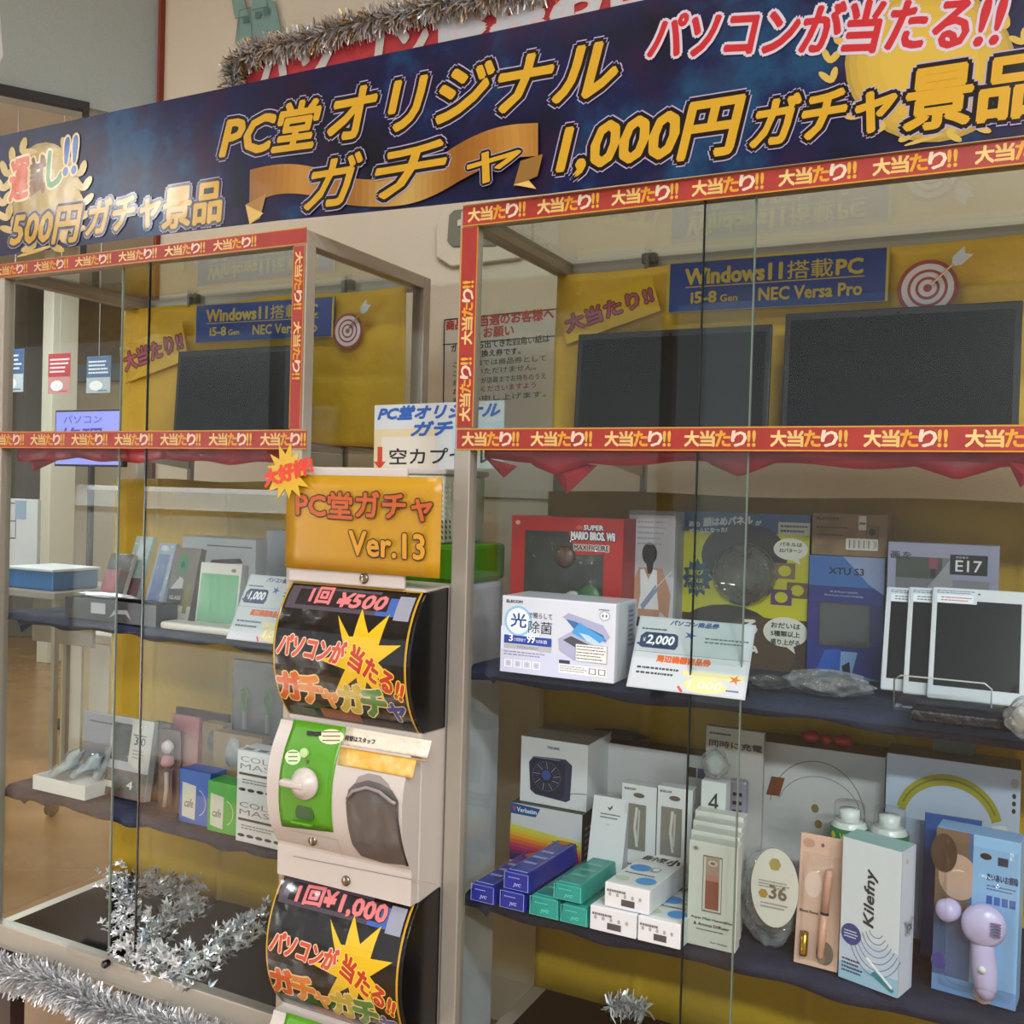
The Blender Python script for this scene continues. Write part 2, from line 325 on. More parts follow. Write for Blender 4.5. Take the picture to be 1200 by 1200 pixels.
# lit repair sign
Ym = 4.3; a = atY(66, 483, Ym); b = atY(142, 545, Ym)
t = thing('sign_display', 'lit lilac repair sign screen in the shop seen through left case', 'screen', ((a[0]+b[0])/2, Ym, 0))
MB().box(a[0]-.012, b[0]+.012, Ym+.002, Ym+.04, b[2]-.012, a[2]+.012).build('bezel', BLACKM, t, bevel=.004)
MB().tube([((a[0]+b[0])/2, Ym+.03, b[2]), ((a[0]+b[0])/2, Ym+.03, .02)], .02).lathe(((a[0]+b[0])/2, Ym+.03, 0), Z, [(.2, 0), (.2, .015), (.02, .03)]).build('stand', BLACKM, t)
c = Canvas((a[0], Ym, b[2]), X, Z, b[0]-a[0], a[2]-b[2]); c.rect(0, 0, 1, 1, '#8f93e6'); c.text('パソコン', '#3a35a0', (.12, .78), (.7, .78), h=.15); c.text('修理', '#3a35a0', (.08, .32), (.72, .32), h=.38, bold=.03)
c.text('大好評', '#c7452e', (.76, .3), (1, .3), h=.3, bold=.05); c.build('screen_image', t, ink('lit_screen', .3, emit=.75))
# counter, table and boxes behind the left glass
_sx = ((a[0]+b[0])/2)
CW = mat('off_white_furniture', '#cfcabd', .5)
def furn(name, label, cat, Y, x0, x1, y1, dep, z0, m, parts=()):
    a = atY(x0, y1, Y); b = atY(x1, y1, Y); t = thing(name, label, cat, ((a[0]+b[0])/2, Y, z0)); z = a[2]
    MB().box(a[0], b[0], Y, Y+dep, z0, z).build('body', m, t, bevel=.004)
    MB().box(a[0]-.012, b[0]+.012, Y-.012, Y+dep, z, z+.018).build('top', CW, t, bevel=.003); return t, a[0], b[0], z
t, xa, xb, zz = furn('low_cabinet', 'low cream cabinet standing on the brown floor behind left case', 'cabinet', 3.6, 72, 136, 742, .4, 0, mat('cream_laminate', '#cbb98b', .5))
for k in (0, 1): MB().box(xa+.03+(xb-xa)*.5*k, xa-.03+(xb-xa)*.5*(k+1), 3.585, 3.6, .06, zz-.03).build('door', CW, t, bevel=.003)
# work table on castors with a blue box and a notice standing on it
a = atY(-25, 690, 3.0); b = atY(64, 690, 3.0); tz = float(atY(30, 692, 3.0)[2])
t = thing('work_table', 'grey castor table beyond the left side glass with a blue box on it', 'table', ((a[0]+b[0])/2, 3.2, 0))
MB().box(a[0], b[0], 3.0, 3.5, tz-.03, tz).build('tabletop', mat('grey_laminate', '#8f8a80', .5), t, bevel=.003)
for px in (a[0]+.04, b[0]-.04):
    for py in (3.04, 3.46):
        lg = MB().box(px-.012, px+.012, py-.012, py+.012, .07, tz-.031).build('leg', ALU2, t)
        MB().lathe((px-.01, py, .036), X, [(.005, 0), (.034, .0), (.034, .02), (.005, .02)], 14).build('castor', BLACKM, lg)
MB().box(a[0]+.05, b[0]-.05, 3.25, 3.27, tz-.28, tz-.04).build('apron', mat('taupe_panel', '#857b6d', .6), t)
a = atY(8, 666, 3.05); b = atY(62, 678, 3.05); zt = tz
o = MB().box(a[0], b[0], 3.05, 3.3, zt+.001, a[2]).build('storage_box', mat('blue_box_plastic', '#235f96', .4), bevel=.006); tag(o, 'flat blue box on the castor table behind the left case', 'box')
MB().box(a[0]-.006, b[0]+.006, 3.043, 3.306, a[2], a[2]+.012).build('lid', WHITE, o, bevel=.003)
a = atY(-20, 583, 3.34); b = atY(43, 650, 3.34)
o = MB().box(a[0], b[0], 3.34, 3.36, tz+.001, a[2]).build('notice_board', WHITE, bevel=.002); tag(o, 'white notice board standing on the castor table', 'notice board')
c = Canvas((a[0], 3.34, tz), X, Z, b[0]-a[0], a[2]-tz); c.frame(.1, .5, .62, .95, .012, '#33363c'); c.line([(.36, .5), (.36, .95)], .004, '#33363c'); c.lines(.12, .92, .34, .55, 5, '#44474c'); c.line([(.1, .72), (.62, .72)], .004, '#33363c'); c.rect(.6, .75, .8, .98, '#93a9c4'); c.build('print', o)

# ================================================================ showcases
YF, YB, ZT, ZB = 1.6, 2.08, 2.03, .412
Z1, Z2, Z0 = 1.18, .745, 1.605
def showcase(x0, x1, label, doorx, name='display_case'):
    t = thing(name, label, 'display case', ((x0+x1)/2, YB-.2, 0), 'glass prize display cases'); w = .034
    for (a, b) in ((x0, x0+w), (x1-w, x1)):
        MB().box(a, b, YF, YF+.03, ZB-.052, ZT).build('post', ALU, t, bevel=.002)
        MB().box(a, b, YB-.03, YB, ZB-.052, ZT).build('post', ALU, t, bevel=.002)
    for (a, b, c, d) in ((x0+w, x1-w, YF, YF+.03), (x0+w, x1-w, YB-.03, YB), (x0, x0+w, YF+.03, YB-.03), (x1-w, x1, YF+.03, YB-.03)):
        MB().box(a, b, c, d, ZT-.03, ZT).build('top_rail', ALU, t, bevel=.002)
        MB().box(a, b, c, d, ZB-.052, ZB if c == YF and d < YF+.04 else ZB-.021).build('bottom_rail', ALU, t, bevel=.002)
    MB().box(x0+w, x1-w, YF-.004, YF-.0005, ZB-.053, ZB-.046).build('rail_lip', ALU2, t)
    MB().box(x0+w, x1-w, YF+.03, YB-.03, ZT-.012, ZT-.006).build('top_glass', GLASS, t)
    MB().box(x0+w, x1-w, YF+.03, YB-.03, ZB-.03, ZB-.02).build('base_board', mat('dark_base_board', '#100c0b', .9, var=(9, '#0b0908'), spec=.1), t)
    for xx in (x0+.012, x1-.018): MB().box(xx, xx+.006, YF+.03, YB-.03, ZB, ZT-.03).build('side_glass', GLASS, t)
    d1, d2 = doorx
    g = MB().box(x0+w, d2, YF+.016, YF+.021, ZB, ZT-.03).build('glass_door', GLASS, t); MB().box(d2, d2+.0025, YF+.016, YF+.021, ZB, ZT-.03).build('glass_edge', GEDGE2, g)
    g = MB().box(d1, x1-w, YF+.005, YF+.010, ZB, ZT-.03).build('glass_door', GLASS, t); MB().box(d1-.0025, d1, YF+.005, YF+.010, ZB, ZT-.03).build('glass_edge', GEDGE, g)
    for z in (Z0, Z1, Z2): MB().box(x0+.022, x1-.022, YF+.04, YB-.10, z-.012, z-.006).build('glass_shelf', GLASS, t)
    for xx in (x0+.22, x1-.22):
        MB().box(xx-.006, xx+.006, YB-.045, YB-.031, ZB, ZT-.03).build('shelf_upright', ALU2, t)
        for z in (Z0, Z1, Z2): MB().prism([(xx-.003, YB-.045, z-.013), (xx-.003, YB-.045, z-.055), (xx-.003, YF+.06, z-.018), (xx-.003, YF+.06, z-.013)], (.006, 0, 0)).build('shelf_bracket', CHROME, t)
        # clip at the top back rail
        MB().box(xx-.016, xx+.016, YB-.05, YB-.03, ZT-.018, ZT+.004).box(xx-.005, xx+.005, YB-.062, YB-.05, ZT-.035, ZT-.006).build('rail_clip', mat('grey_clip', '#6f6f6b', .4, .5), t, bevel=.002)
    for a in ((x0+.06), (x1-.06), (x0+.62*(x1-x0))):
        MB().box(a-.022, a+.022, YF+.02, YF+.06, .0, ZB-.053).build('leg', mat('dark_leg', '#3a2c26', .5), t)
    for a in ((x0+.06), (x1-.06)): MB().box(a-.022, a+.022, YB-.07, YB-.03, .0, ZB-.053).build('leg', mat('dark_leg', '#3a2c26', .5), t)
    return t
L0, L1, R0, R1 = -2.246, -1.285, -.928, .42
caseL = showcase(L0, L1, 'narrower aluminium glass prize case left of the capsule machine', (-1.728, -1.826))
caseR = showcase(R0, R1, 'wide aluminium glass prize case right of the capsule machine', (-.463, -.383))
# lock on the left case's bottom track
c0 = atY(110, 1112, 1.59); MB().box(c0[0]-.09, c0[0]+.12, 1.588, 1.6, ZB-.002, ZB+.008).build('door_track', ALU2, caseL)
MB().lathe((c0[0]+.05, 1.588, ZB+.004), (0, -1, 0), [(.008, 0), (.009, .012), (.006, .016)], 14).build('lock', BLACK, caseL)

# ---- "winner" ribbon tape stuck round the glass
TAPE = mat('red_tape', '#96291f', .45, var=(30, '#8a241b'))
def tape(case, p0, p1, w, flip=1):
    """p0,p1 (x,z) centre line ends on the front plane; lettering runs from p0 to p1"""
    a = V3(p0[0], YF-.0012, p0[1]); b = V3(p1[0], YF-.0012, p1[1]); L = np.linalg.norm(b-a); ex = (b-a)/L; ey = np.cross(V3(0, -1, 0), ex)
    O = a-ey*w/2; tp = MB().fbox(O, ex, ey, V3(0, -1, 0), 0, L, 0, w, 0, .0006).build('tape', TAPE, case)
    c = Canvas(O, ex, ey, L, w, h0=.0008, step=.0001); c.rect(0, 0, 1, .06, '#b98530').rect(0, .94, 1, 1, '#b98530')
    x = .012; i = 0
    while x+.115 < L:
        for k, (ch, cc) in enumerate((('大', '#d3b878'), ('当', '#cbaa66'), ('た', '#c9922f'), ('り', '#d3bfa8'), ('!!', '#c99a3c'))):
            wd = .024 if ch != '!!' else .012; xx = x+k*.0262
            c.text(ch, cc, (xx/L, .2), ((xx+wd)/L, .2), h=.62, bold=.09)
        x += .142; i += 1
    c.build('lettering', tp, INKG)
zt1 = 1.625; zt0 = 1.594
for case, xa, xb in ((caseL, L0-.01, L1+.012), (caseR, R0+.006, R1)):
    zc = 1.604
    tape(case, (xa, zc), (xb, zc), .040)
ta = atY(0, 318, YF); tb = atY(352, 277, YF); zz = (ta[2]+tb[2])/2
tape(caseL, (L0-.01, zz), (atY(360, 275, YF)[0], zz), .034)
xx = (atY(343, 300, YF)[0]+atY(359, 300, YF)[0])/2; tape(caseL, (xx, zz-.02), (xx, 1.626), .030)
ta = atY(545, 249, YF); tb = atY(1150, 188, YF); zz2 = (ta[2]+tb[2])/2
tape(caseR, (R0+.006, zz2), (R1, zz2), .040)
xx = (atY(541, 262, YF)[0]+atY(562, 262, YF)[0])/2; tape(caseR, (xx, 1.626), (xx, zz2-.022), .036)

# ---- shelf cloths: navy on the lower two, red satin on the upper one
def cloth(x0, x1, z, m, label, drop, cat='cloth', pts=None, side=None):
    R = random.Random(int(z*1000)+int(x0*100)); ph = R.uniform(0, 6)
    def fn(u, v):
        xx = x0+(x1-x0)*u; wob = .0035*math.sin(u*17+ph)+.0025*math.sin(u*41+ph)
        D = drop+wob+(pts(xx) if pts else 0)
        s = v*(.40+D)
        if s < .40: return (xx, YF+.435-s, z+.0015*math.sin(u*30+v*9))
        return (xx, YF+.034-.004*math.sin(min(1, (s-.4)/.01)*1.5)+.003*math.sin(u*60+ph), z-(s-.40))
    o = MB().grid(120, 26, fn).build('shelf_cloth', m, base=((x0+x1)/2, YF+.2, z), smooth=True, solid=.0016); return tag(o, label, cat, 'shelf cloths')
def corner(o, x, z, m, dx=-.035, h=.045, y0=1.64, y1=1.80):
    MB().prism([(x, y0, z-.001), (x+dx*.4, y0+.02, z-h*.5), (x+dx, (y0+y1)/2-.02, z-h), (x, y1, z-.001)], (.0018, 0, 0)).build('hanging_corner', m, o)
o = cloth(L0+.03, L1-.03, Z1-.003, NAVY, 'navy cloth under the perfume style packs on the left case upper shelf', .022)
o = cloth(L0+.03, L1-.03, Z2-.003, NAVY, 'navy cloth under the tray and mug tins on the left case lower shelf', .022)
o = cloth(R0+.03, R1-.03, Z1-.003, NAVY, 'navy cloth under the steriliser box and tablets on the right case', .026)
o = cloth(R0+.03, R1-.03, Z2-.003, NAVY, 'navy cloth under the video tapes and cable boxes on the right case', .024)
tri = lambda xx: .022*max(0, 1-abs(((xx+.78) % .33)-.05)/.06)
o = cloth(L0+.05, L1-.03, Z0-.003, RED, 'red satin cloth on the top shelf of the left case', .045, pts=None)
o = cloth(R0+.05, R1-.03, Z0-.003, RED, 'red satin cloth with hanging points on the right case top shelf', .038, pts=tri)

def fold(name, px3, Yc, m, label, base_pts=None):     # corner of a cloth hanging over the shelf edge: a thick folded triangle
    p = [atY(x, y, Yc) for x, y in px3]; q = p+[(p[0]+p[1])/2*.5+p[2]*.5+V3(0, -.012, 0)]
    o = MB().add([*q, *[v+V3(0, .002, 0) for v in q]], [(0, 3, 2), (3, 1, 2), (0, 1, 3), (4, 6, 7), (7, 6, 5), (4, 7, 5), (0, 2, 6, 4), (2, 1, 5, 6), (1, 0, 4, 5)]); return o
CL = {o_.name: o_ for o_ in SC.objects if o_.name.startswith('shelf_cloth')}
def hang(key, px3, Yc, m): fold('', px3, Yc, m, '').build('hanging_corner', m, CL[key], smooth=False)
hang('shelf_cloth.005', ((568, 536), (606, 546), (590, 560)), 1.632, RED); hang('shelf_cloth.005', ((640, 540), (700, 545), (664, 579)), 1.640, RED); hang('shelf_cloth.005', ((1180, 540), (1225, 540), (1196, 572)), 1.632, RED)
hang('shelf_cloth.002', ((560, 783), (590, 790), (578, 801)), 1.632, NAVY); hang('shelf_cloth.003', ((550, 1052), (578, 1062), (570, 1075)), 1.632, NAVY)
hang('shelf_cloth', ((18, 721), (44, 727), (25, 741)), 1.64, NAVY); hang('shelf_cloth.001', ((12, 922), (42, 932), (28, 942)), 1.64, NAVY)
hang('shelf_cloth.004', ((30, 536), (70, 538), (40, 552)), 1.64, RED)
# ---- yellow backings
def sheet(name, label, x0, x1, z0, z1, Y, m, amp=.004, cat='backing sheet'):
    R = random.Random(int(x0*77)+int(z0*10)); p = [R.uniform(0, 6) for _ in range(4)]
    fn = lambda u, v: (x0+(x1-x0)*u, Y+amp*(math.sin(u*9+p[0]+v*2)+.6*math.sin(v*7+u*5+p[1])), z0+(z1-z0)*v+.003*math.sin(u*14+p[2])*v)
    if (z1-z0) > .8: f0 = fn; fn = lambda u, v: (lambda q: (q[0], q[1]-.006*sum(math.exp(-((u-c_)/.006)**2) for c_ in (.18, .45, .72, .9)), q[2]))(f0(u, v))
    return tag(MB().grid(160, 20, fn).build(name, m, base=((x0+x1)/2, Y, z0), smooth=True, solid=.001), label, cat, 'yellow backings')
YP = 2.015
ypl0, ypl1 = atY(145, 400, YP)[0], atY(480, 400, YP)[0]; ypr0 = atY(650, 400, YP)[0]
sheet('backing_sheet', 'yellow paper backing behind the laptop in the left case', ypl0, L1-.03, Z0+.004, 2.0, YP, YEL)
sheet('backing_sheet', 'yellow paper backing behind the two laptops in the right case', ypr0, R1-.02, Z0+.004, 2.0, YP, YEL)
sheet('backing_sheet', 'long yellow cloth backing behind the left case lower shelves', ypl0-.02, L1-.06, ZB-.018, 1.52, YP, YEL2)
sheet('backing_sheet', 'long yellow cloth backing behind the right case lower shelves', ypr0-.005, R1-.02, ZB-.018, 1.515, YP, YEL2)
# ================================================================ the banner
def banner():
    YBn = 1.590; x0, x1, z0, z1 = -2.36, .46, 2.052, 2.348
    m, nt, b = setup('nebula_banner'); tc = nt.nodes.new('ShaderNodeTexCoord')
    n1 = nt.nodes.new('ShaderNodeTexNoise'); n1.inputs['Scale'].default_value = 3.2; n1.inputs['Detail'].default_value = 7; n1.inputs['Roughness'].default_value = .65
    r1 = nt.nodes.new('ShaderNodeValToRGB'); e = r1.color_ramp.elements; e[0].position = .38; e[0].color = (*lin('#0b0a12'), 1); e[1].position = .75; e[1].color = (*lin('#1a1433'), 1)
    q = e.new(.52); q.color = (*lin('#11163a'), 1); q = e.new(.62); q.color = (*lin('#163c5c'), 1)
    n2 = nt.nodes.new('ShaderNodeTexNoise'); n2.inputs['Scale'].default_value = 9; n2.inputs['Detail'].default_value = 5
    mx = nt.nodes.new('ShaderNodeMixRGB'); mx.blend_type = 'MIX'; mx.inputs[2].default_value = (*lin('#231029'), 1)
    r2 = nt.nodes.new('ShaderNodeValToRGB'); r2.color_ramp.elements[0].position = .5; r2.color_ramp.elements[1].position = .72
    for a, c in ((tc.outputs['Object'], n1.inputs['Vector']), (tc.outputs['Object'], n2.inputs['Vector']), (n1.outputs[0], r1.inputs[0]), (n2.outputs[0], r2.inputs[0]), (r2.outputs[0], mx.inputs[0]), (r1.outputs[0], mx.inputs[1]), (mx.outputs[0], b.inputs['Base Color'])): nt.links.new(a, c)
    b.inputs['Roughness'].default_value = .3; b.inputs['Specular IOR Level'].default_value = .25
    wav = lambda x, z: .003*math.sin(x*6.5)*math.sin(z*6+x)
    t = thing('banner', 'long glossy navy banner with gold lettering hung across both prize cases', 'banner', ((x0+x1)/2, YBn, z0))
    sag = lambda x: -.015*min(1, max(0, (x+1.35)/.6))          # its lower hem hangs a little lower on the right
    MB().grid(220, 12, lambda u, v: (x0+(x1-x0)*u, YBn+wav(x0+(x1-x0)*u, z0+(z1-z0)*v)+.004*v, z0+(z1-z0)*v+sag(x0+(x1-x0)*u)*(1-v))).build('banner_sheet', m, t, smooth=True)
    mp = lambda u, v, h: V3(u, YBn+wav(u, v)+.004*(v-z0)/(z1-z0)-h, v)
    for xs in (L0+.02, L1-.02, R0+.05, R1-.05): MB().box(xs-.008, xs+.008, YBn+.008, YF+.012, 2.065, z1-.02).build('support_stick', ALU2, t)
    c = Canvas((0, YBn, 0), X, Z, px=True, mapf=mp, h0=.0012, step=.0001)
    # gold glow and laurel wreaths
    def wreath(cx, cy, rx, ry, n0=9, col='#b59a4c'):
        for sgn in (-1, 1):
            for i in range(n0):
                t_ = math.radians(-80+i*17); px_, py_ = cx+sgn*rx*math.cos(t_), cy-ry*math.sin(t_)
                for k in (-1, 1):
                    aa = math.atan2(-ry*math.cos(t_), -sgn*rx*math.sin(t_))+k*.6
                    c.disc((px_+9*math.cos(aa), py_+9*math.sin(aa)), 10, 4.2, col, 10, rot=aa)
        c.disc((cx-8, cy+ry+6), 24, 2.2, col, 12, rot=-.3)
    for k, (rr, cc) in enumerate(((1.0, '#8f7a3c'), (.94, '#9c853f'), (.86, '#a68d40'), (.74, '#b09541'), (.58, '#b89c44'))): c.disc((52, 226), 42*rr, 60*rr, cc, 24)
    wreath(50, 228, 48, 60)
    for k, (rr, cc) in enumerate(((1.0, '#97803a'), (.95, '#a58b3c'), (.86, '#ae923c'), (.74, '#b3973c'), (.58, '#b89b3e'))): c.disc((1090, 75), 100*rr, 92*rr, cc, 30)
    wreath(1090, 80, 118, 78, 8)
    # ribbon
    g = ('#7c4f1c', '#8c5e22', '#a27430', '#94642a', '#82541f', '#a07c3c', '#a98c50', '#946c30', '#7c4f1c', '#8c5c24', '#a27636', '#8c5e26')
    top = [(288, 200), (325, 191), (362, 193), (400, 207), (440, 212), (480, 205), (515, 185), (548, 163), (590, 147), (638, 145)]
    bot = [(288, 242), (322, 226), (362, 227), (400, 240), (440, 243), (480, 241), (515, 228), (548, 208), (595, 186), (638, 184)]
    NS = 45; ip = lambda arr, q: [float(np.interp(q, np.linspace(0, 1, len(arr)), [a_[k_] for a_ in arr])) for k_ in (0, 1)]
    sm_ = lambda arr, q: [float(np.mean([ip(arr, min(1, max(0, q+d_)))[k_] for d_ in np.linspace(-.05, .05, 7)])) for k_ in (0, 1)]
    T_ = [sm_(top, i/NS) for i in range(NS+1)]; B_ = [sm_(bot, i/NS) for i in range(NS+1)]; gi = [lin(q_) for q_ in g]
    for i in range(NS):
        cc_ = tuple(float(np.interp(i/NS*11, range(12), [q_[k_] for q_ in gi])) for k_ in range(3)); c.poly([B_[i], B_[i+1], T_[i+1], T_[i]], cc_)
    c.poly([(288, 240), (312, 227), (305, 256), (293, 263), (303, 247)], '#8f6a30'); c.poly([(288, 240), (309, 250), (293, 263)], '#c3a35c')
    c.poly([(638, 182), (612, 190), (604, 220), (632, 208)], '#7d5c2a'); c.poly([(604, 218), (622, 213), (631, 223)], '#c6a660')
    G = '#b88f26'; K = '#0b090e'; Wt = '#9a8fb0'
    def kan(s, bl, br, tl, sh=.25, b=.08, o1=.075, o2=.1, col=G): c.text(s, col, bl, br, tl, bold=b, shear=sh, out=(o1, K), out2=(o2, Wt))
    kan('PC堂', (258, 186), (374, 170), (259, 134)); kan('オリジナル', (384, 166), (722, 109), (384, 109))
    kan('ガ', (357, 246), (424, 236), (357, 190), b=.06); kan('チ', (441, 234), (524, 222), (441, 178), b=.06); kan('ャ', (550, 219), (612, 208), (550, 184), b=.06)
    kan('500円', (12, 290), (97, 282), (12, 250)); kan('ガチャ', (102, 278), (190, 264), (102, 238)); kan('景品', (192, 269), (260, 259), (192, 224), sh=.1)
    kan('1,000円', (654, 209), (872, 180), (654, 147)); kan('ガチャ', (880, 176), (1050, 150), (880, 120)); kan('景品', (1060, 154), (1225, 133), (1060, 86), sh=.1)
    c.text('パソコンが当たる', '#a8262c', (759, 70), (1136, 57), (759, 16), bold=.07, shear=.3, out=(.06, '#b8aebc')); c.text('!!', '#a8262c', (1142, 54), (1180, 50), (1142, 1), bold=.07, shear=.3, out=(.06, '#b8aebc'))
    for s, cc, p in (('運', '#c0562e', ((10, 236), (32, 230), (10, 190))), ('試', '#6b3f08', ((34, 230), (52, 225), (34, 186))), ('し', '#3d7a3a', ((54, 220), (72, 216), (54, 178))), ('!!', '#35549a', ((74, 205), (90, 202), (74, 162)))):
        c.text(s, cc, *p, bold=.08, shear=.1, out=(.06, '#d9c89a'))
    c.build('lettering', t, INKG)
banner()

# red repair poster, paper castle and tinsel on the wall above the banner
def garland_tinsel(name, label, pts, rad, n, cols, seed, cat='tinsel', parent=None, lw=.0022, ln=.03):
    R = random.Random(seed); P = [np.array(p, float) for p in pts]; seg = [np.linalg.norm(b-a) for a, b in zip(P, P[1:])]; T = sum(seg)
    t = thing(name, label, cat, P[0]); MB().tube(P, .003, 6).build('cord', CHROME, t)
    for ci, (m, frac) in enumerate(cols):
        mb = MB()
        for _ in range(int(n*frac)):
            s = R.uniform(0, T); i = 0
            while s > seg[i] and i < len(seg)-1: s -= seg[i]; i += 1
            p = P[i]+(P[i+1]-P[i])*(s/seg[i]); d = V3(*[R.gauss(0, 1) for _ in range(3)]); ax = (P[i+1]-P[i])/seg[i]
            d -= ax*np.dot(d, ax)*.6; d /= np.linalg.norm(d); e = p+d*rad*R.uniform(.55, 1.15)+V3(0, 0, -rad*.15)
            w = np.cross(d, V3(*[R.gauss(0, 1) for _ in range(3)])); w /= np.linalg.norm(w)+1e-9; w *= lw*R.uniform(.6, 1.3); mid = (p+e)/2+w*3*R.uniform(-1, 1)
            mb.add([p-w, p+w, mid+w, mid-w, e+w*.6, e-w*.6], [(0, 1, 2, 3), (3, 2, 4, 5)])
        mb.build('tinsel_strands', m, t, kind='stuff')
    return t
SILV = mat('silver_foil', '#f4f5f8', .25, .4); GOLDF = mat('gold_foil', '#c79c3c', .25, .7); SILV2 = mat('dull_silver_foil', '#bfc0c2', .3, .55)
YW = 2.49
def poster():
    a = atY(288, 115, YW); O = V3(0, YW, 0)
    x0 = atY(288, 100, YW)[0]; x1 = atY(770, 0, YW)[0]+.15; z1 = atY(330, 62, YW)[2]; z0 = z1-.42
    t = thing('repair_poster', 'glossy red repair poster on the wall above the banner', 'poster', ((x0+x1)/2, YW, z0))
    MB().grid(60, 10, lambda u, v: (x0+(x1-x0)*u, YW-.002-.0035*(1+math.sin(u*26+v*5)*math.sin(v*6+1)), z0+(z1-z0)*v)).build('sheet', mat('glossy_red_paper', '#bd4148', .15, bump=(9, .3)), t, smooth=True)
    c = Canvas(O, X, Z, px=True, mapf=lambda u, v, h: V3(u, YW-.0095-h, v)); Wc = '#d8d3ce'
    for s, x in (('パ', 302), ('ソ', 352), ('コ', 408), ('ン', 458)): c.text(s, Wc, (x, 118-(x-302)*.17), (x+44, 110-(x-302)*.17), (x, 60-(x-302)*.17), bold=.1, shear=.2)
    for s, x in (('修', 512), ('理', 580), ('お', 650), ('任', 712)): c.text(s, '#d5dae2', (x, 60-(x-512)*.2), (x+58, 48-(x-512)*.2), (x, 2-(x-512)*.2), bold=.08, out=(.05, '#e2cfd2'))
    c.build('lettering', t, INKG)
    garland_tinsel('tinsel_garland', 'silver and gold tinsel framing the red repair poster on the wall', [atY(x, y, YW-.04) for x, y in ((276, 130), (272, 78), (300, 57), (350, 48), (420, 26), (480, 12), (560, -4), (640, -20))], .05, 5200, ((SILV, .55), (SILV2, .25), (GOLDF, .2)), 3, lw=.0025)
poster()
a = atY(278, 40, YW); t = thing('paper_castle', 'small pale teal paper cut-out of towers above the tinsel garland', 'decoration', (a[0], YW, a[2]))
P = lambda x, y: atY(x, y, YW-.006)
tealp = mat('teal_paper', '#7fa09a', .7)
MB().prism([P(277, 50), P(330, 40), P(322, 2), P(308, -6), P(300, 4), P(290, 10), P(280, 12)], (0, .002, 0)).build('wall_piece', tealp, t)
MB().prism([P(276, 22), P(292, 18), P(284, -10), P(272, -2)], (0, -.004, 0)).build('tower', tealp, t); MB().prism([P(296, 12), P(314, 8), P(308, -30), P(297, -20)], (0, -.004, 0)).build('tower', tealp, t)
c = Canvas((0, YW-.0105, 0), X, Z, px=True)
for x, y in ((288, 24), (302, 18), (312, 14)): c.poly([(x-3, y+4), (x+4, y+3), (x+4, y-5), (x-3, y-4)], '#4f6f6c')
c.line([(276, 50), (281, 12), (293, 9), (296, 46)], .003, '#566f6c'); c.build('print', t)
# hanging white card at the far left top
a = onplane(-14, 15, b0+bn*.3, bn); w_ = onplane(3, 15, b0+bn*.3, bn); t = thing('hanging_card', 'white plastic card hanging at the top left corner', 'card', (a[0], a[1], a[2]))
pp = [onplane(-14, 10, b0+bn*.3, bn), onplane(0, 15, b0+bn*.3, bn), onplane(4, 66, b0+bn*.3, bn), onplane(-1, 76, b0+bn*.3, bn), onplane(-14, 72, b0+bn*.3, bn)]
MB().prism(pp, bn*.004).build('card_body', WHITE, t, bevel=.002); MB().tube([onplane(-4, 12, b0+bn*.3, bn), onplane(-4, -50, b0+bn*.3, bn)], .002).build('cord', BLACKM, t)

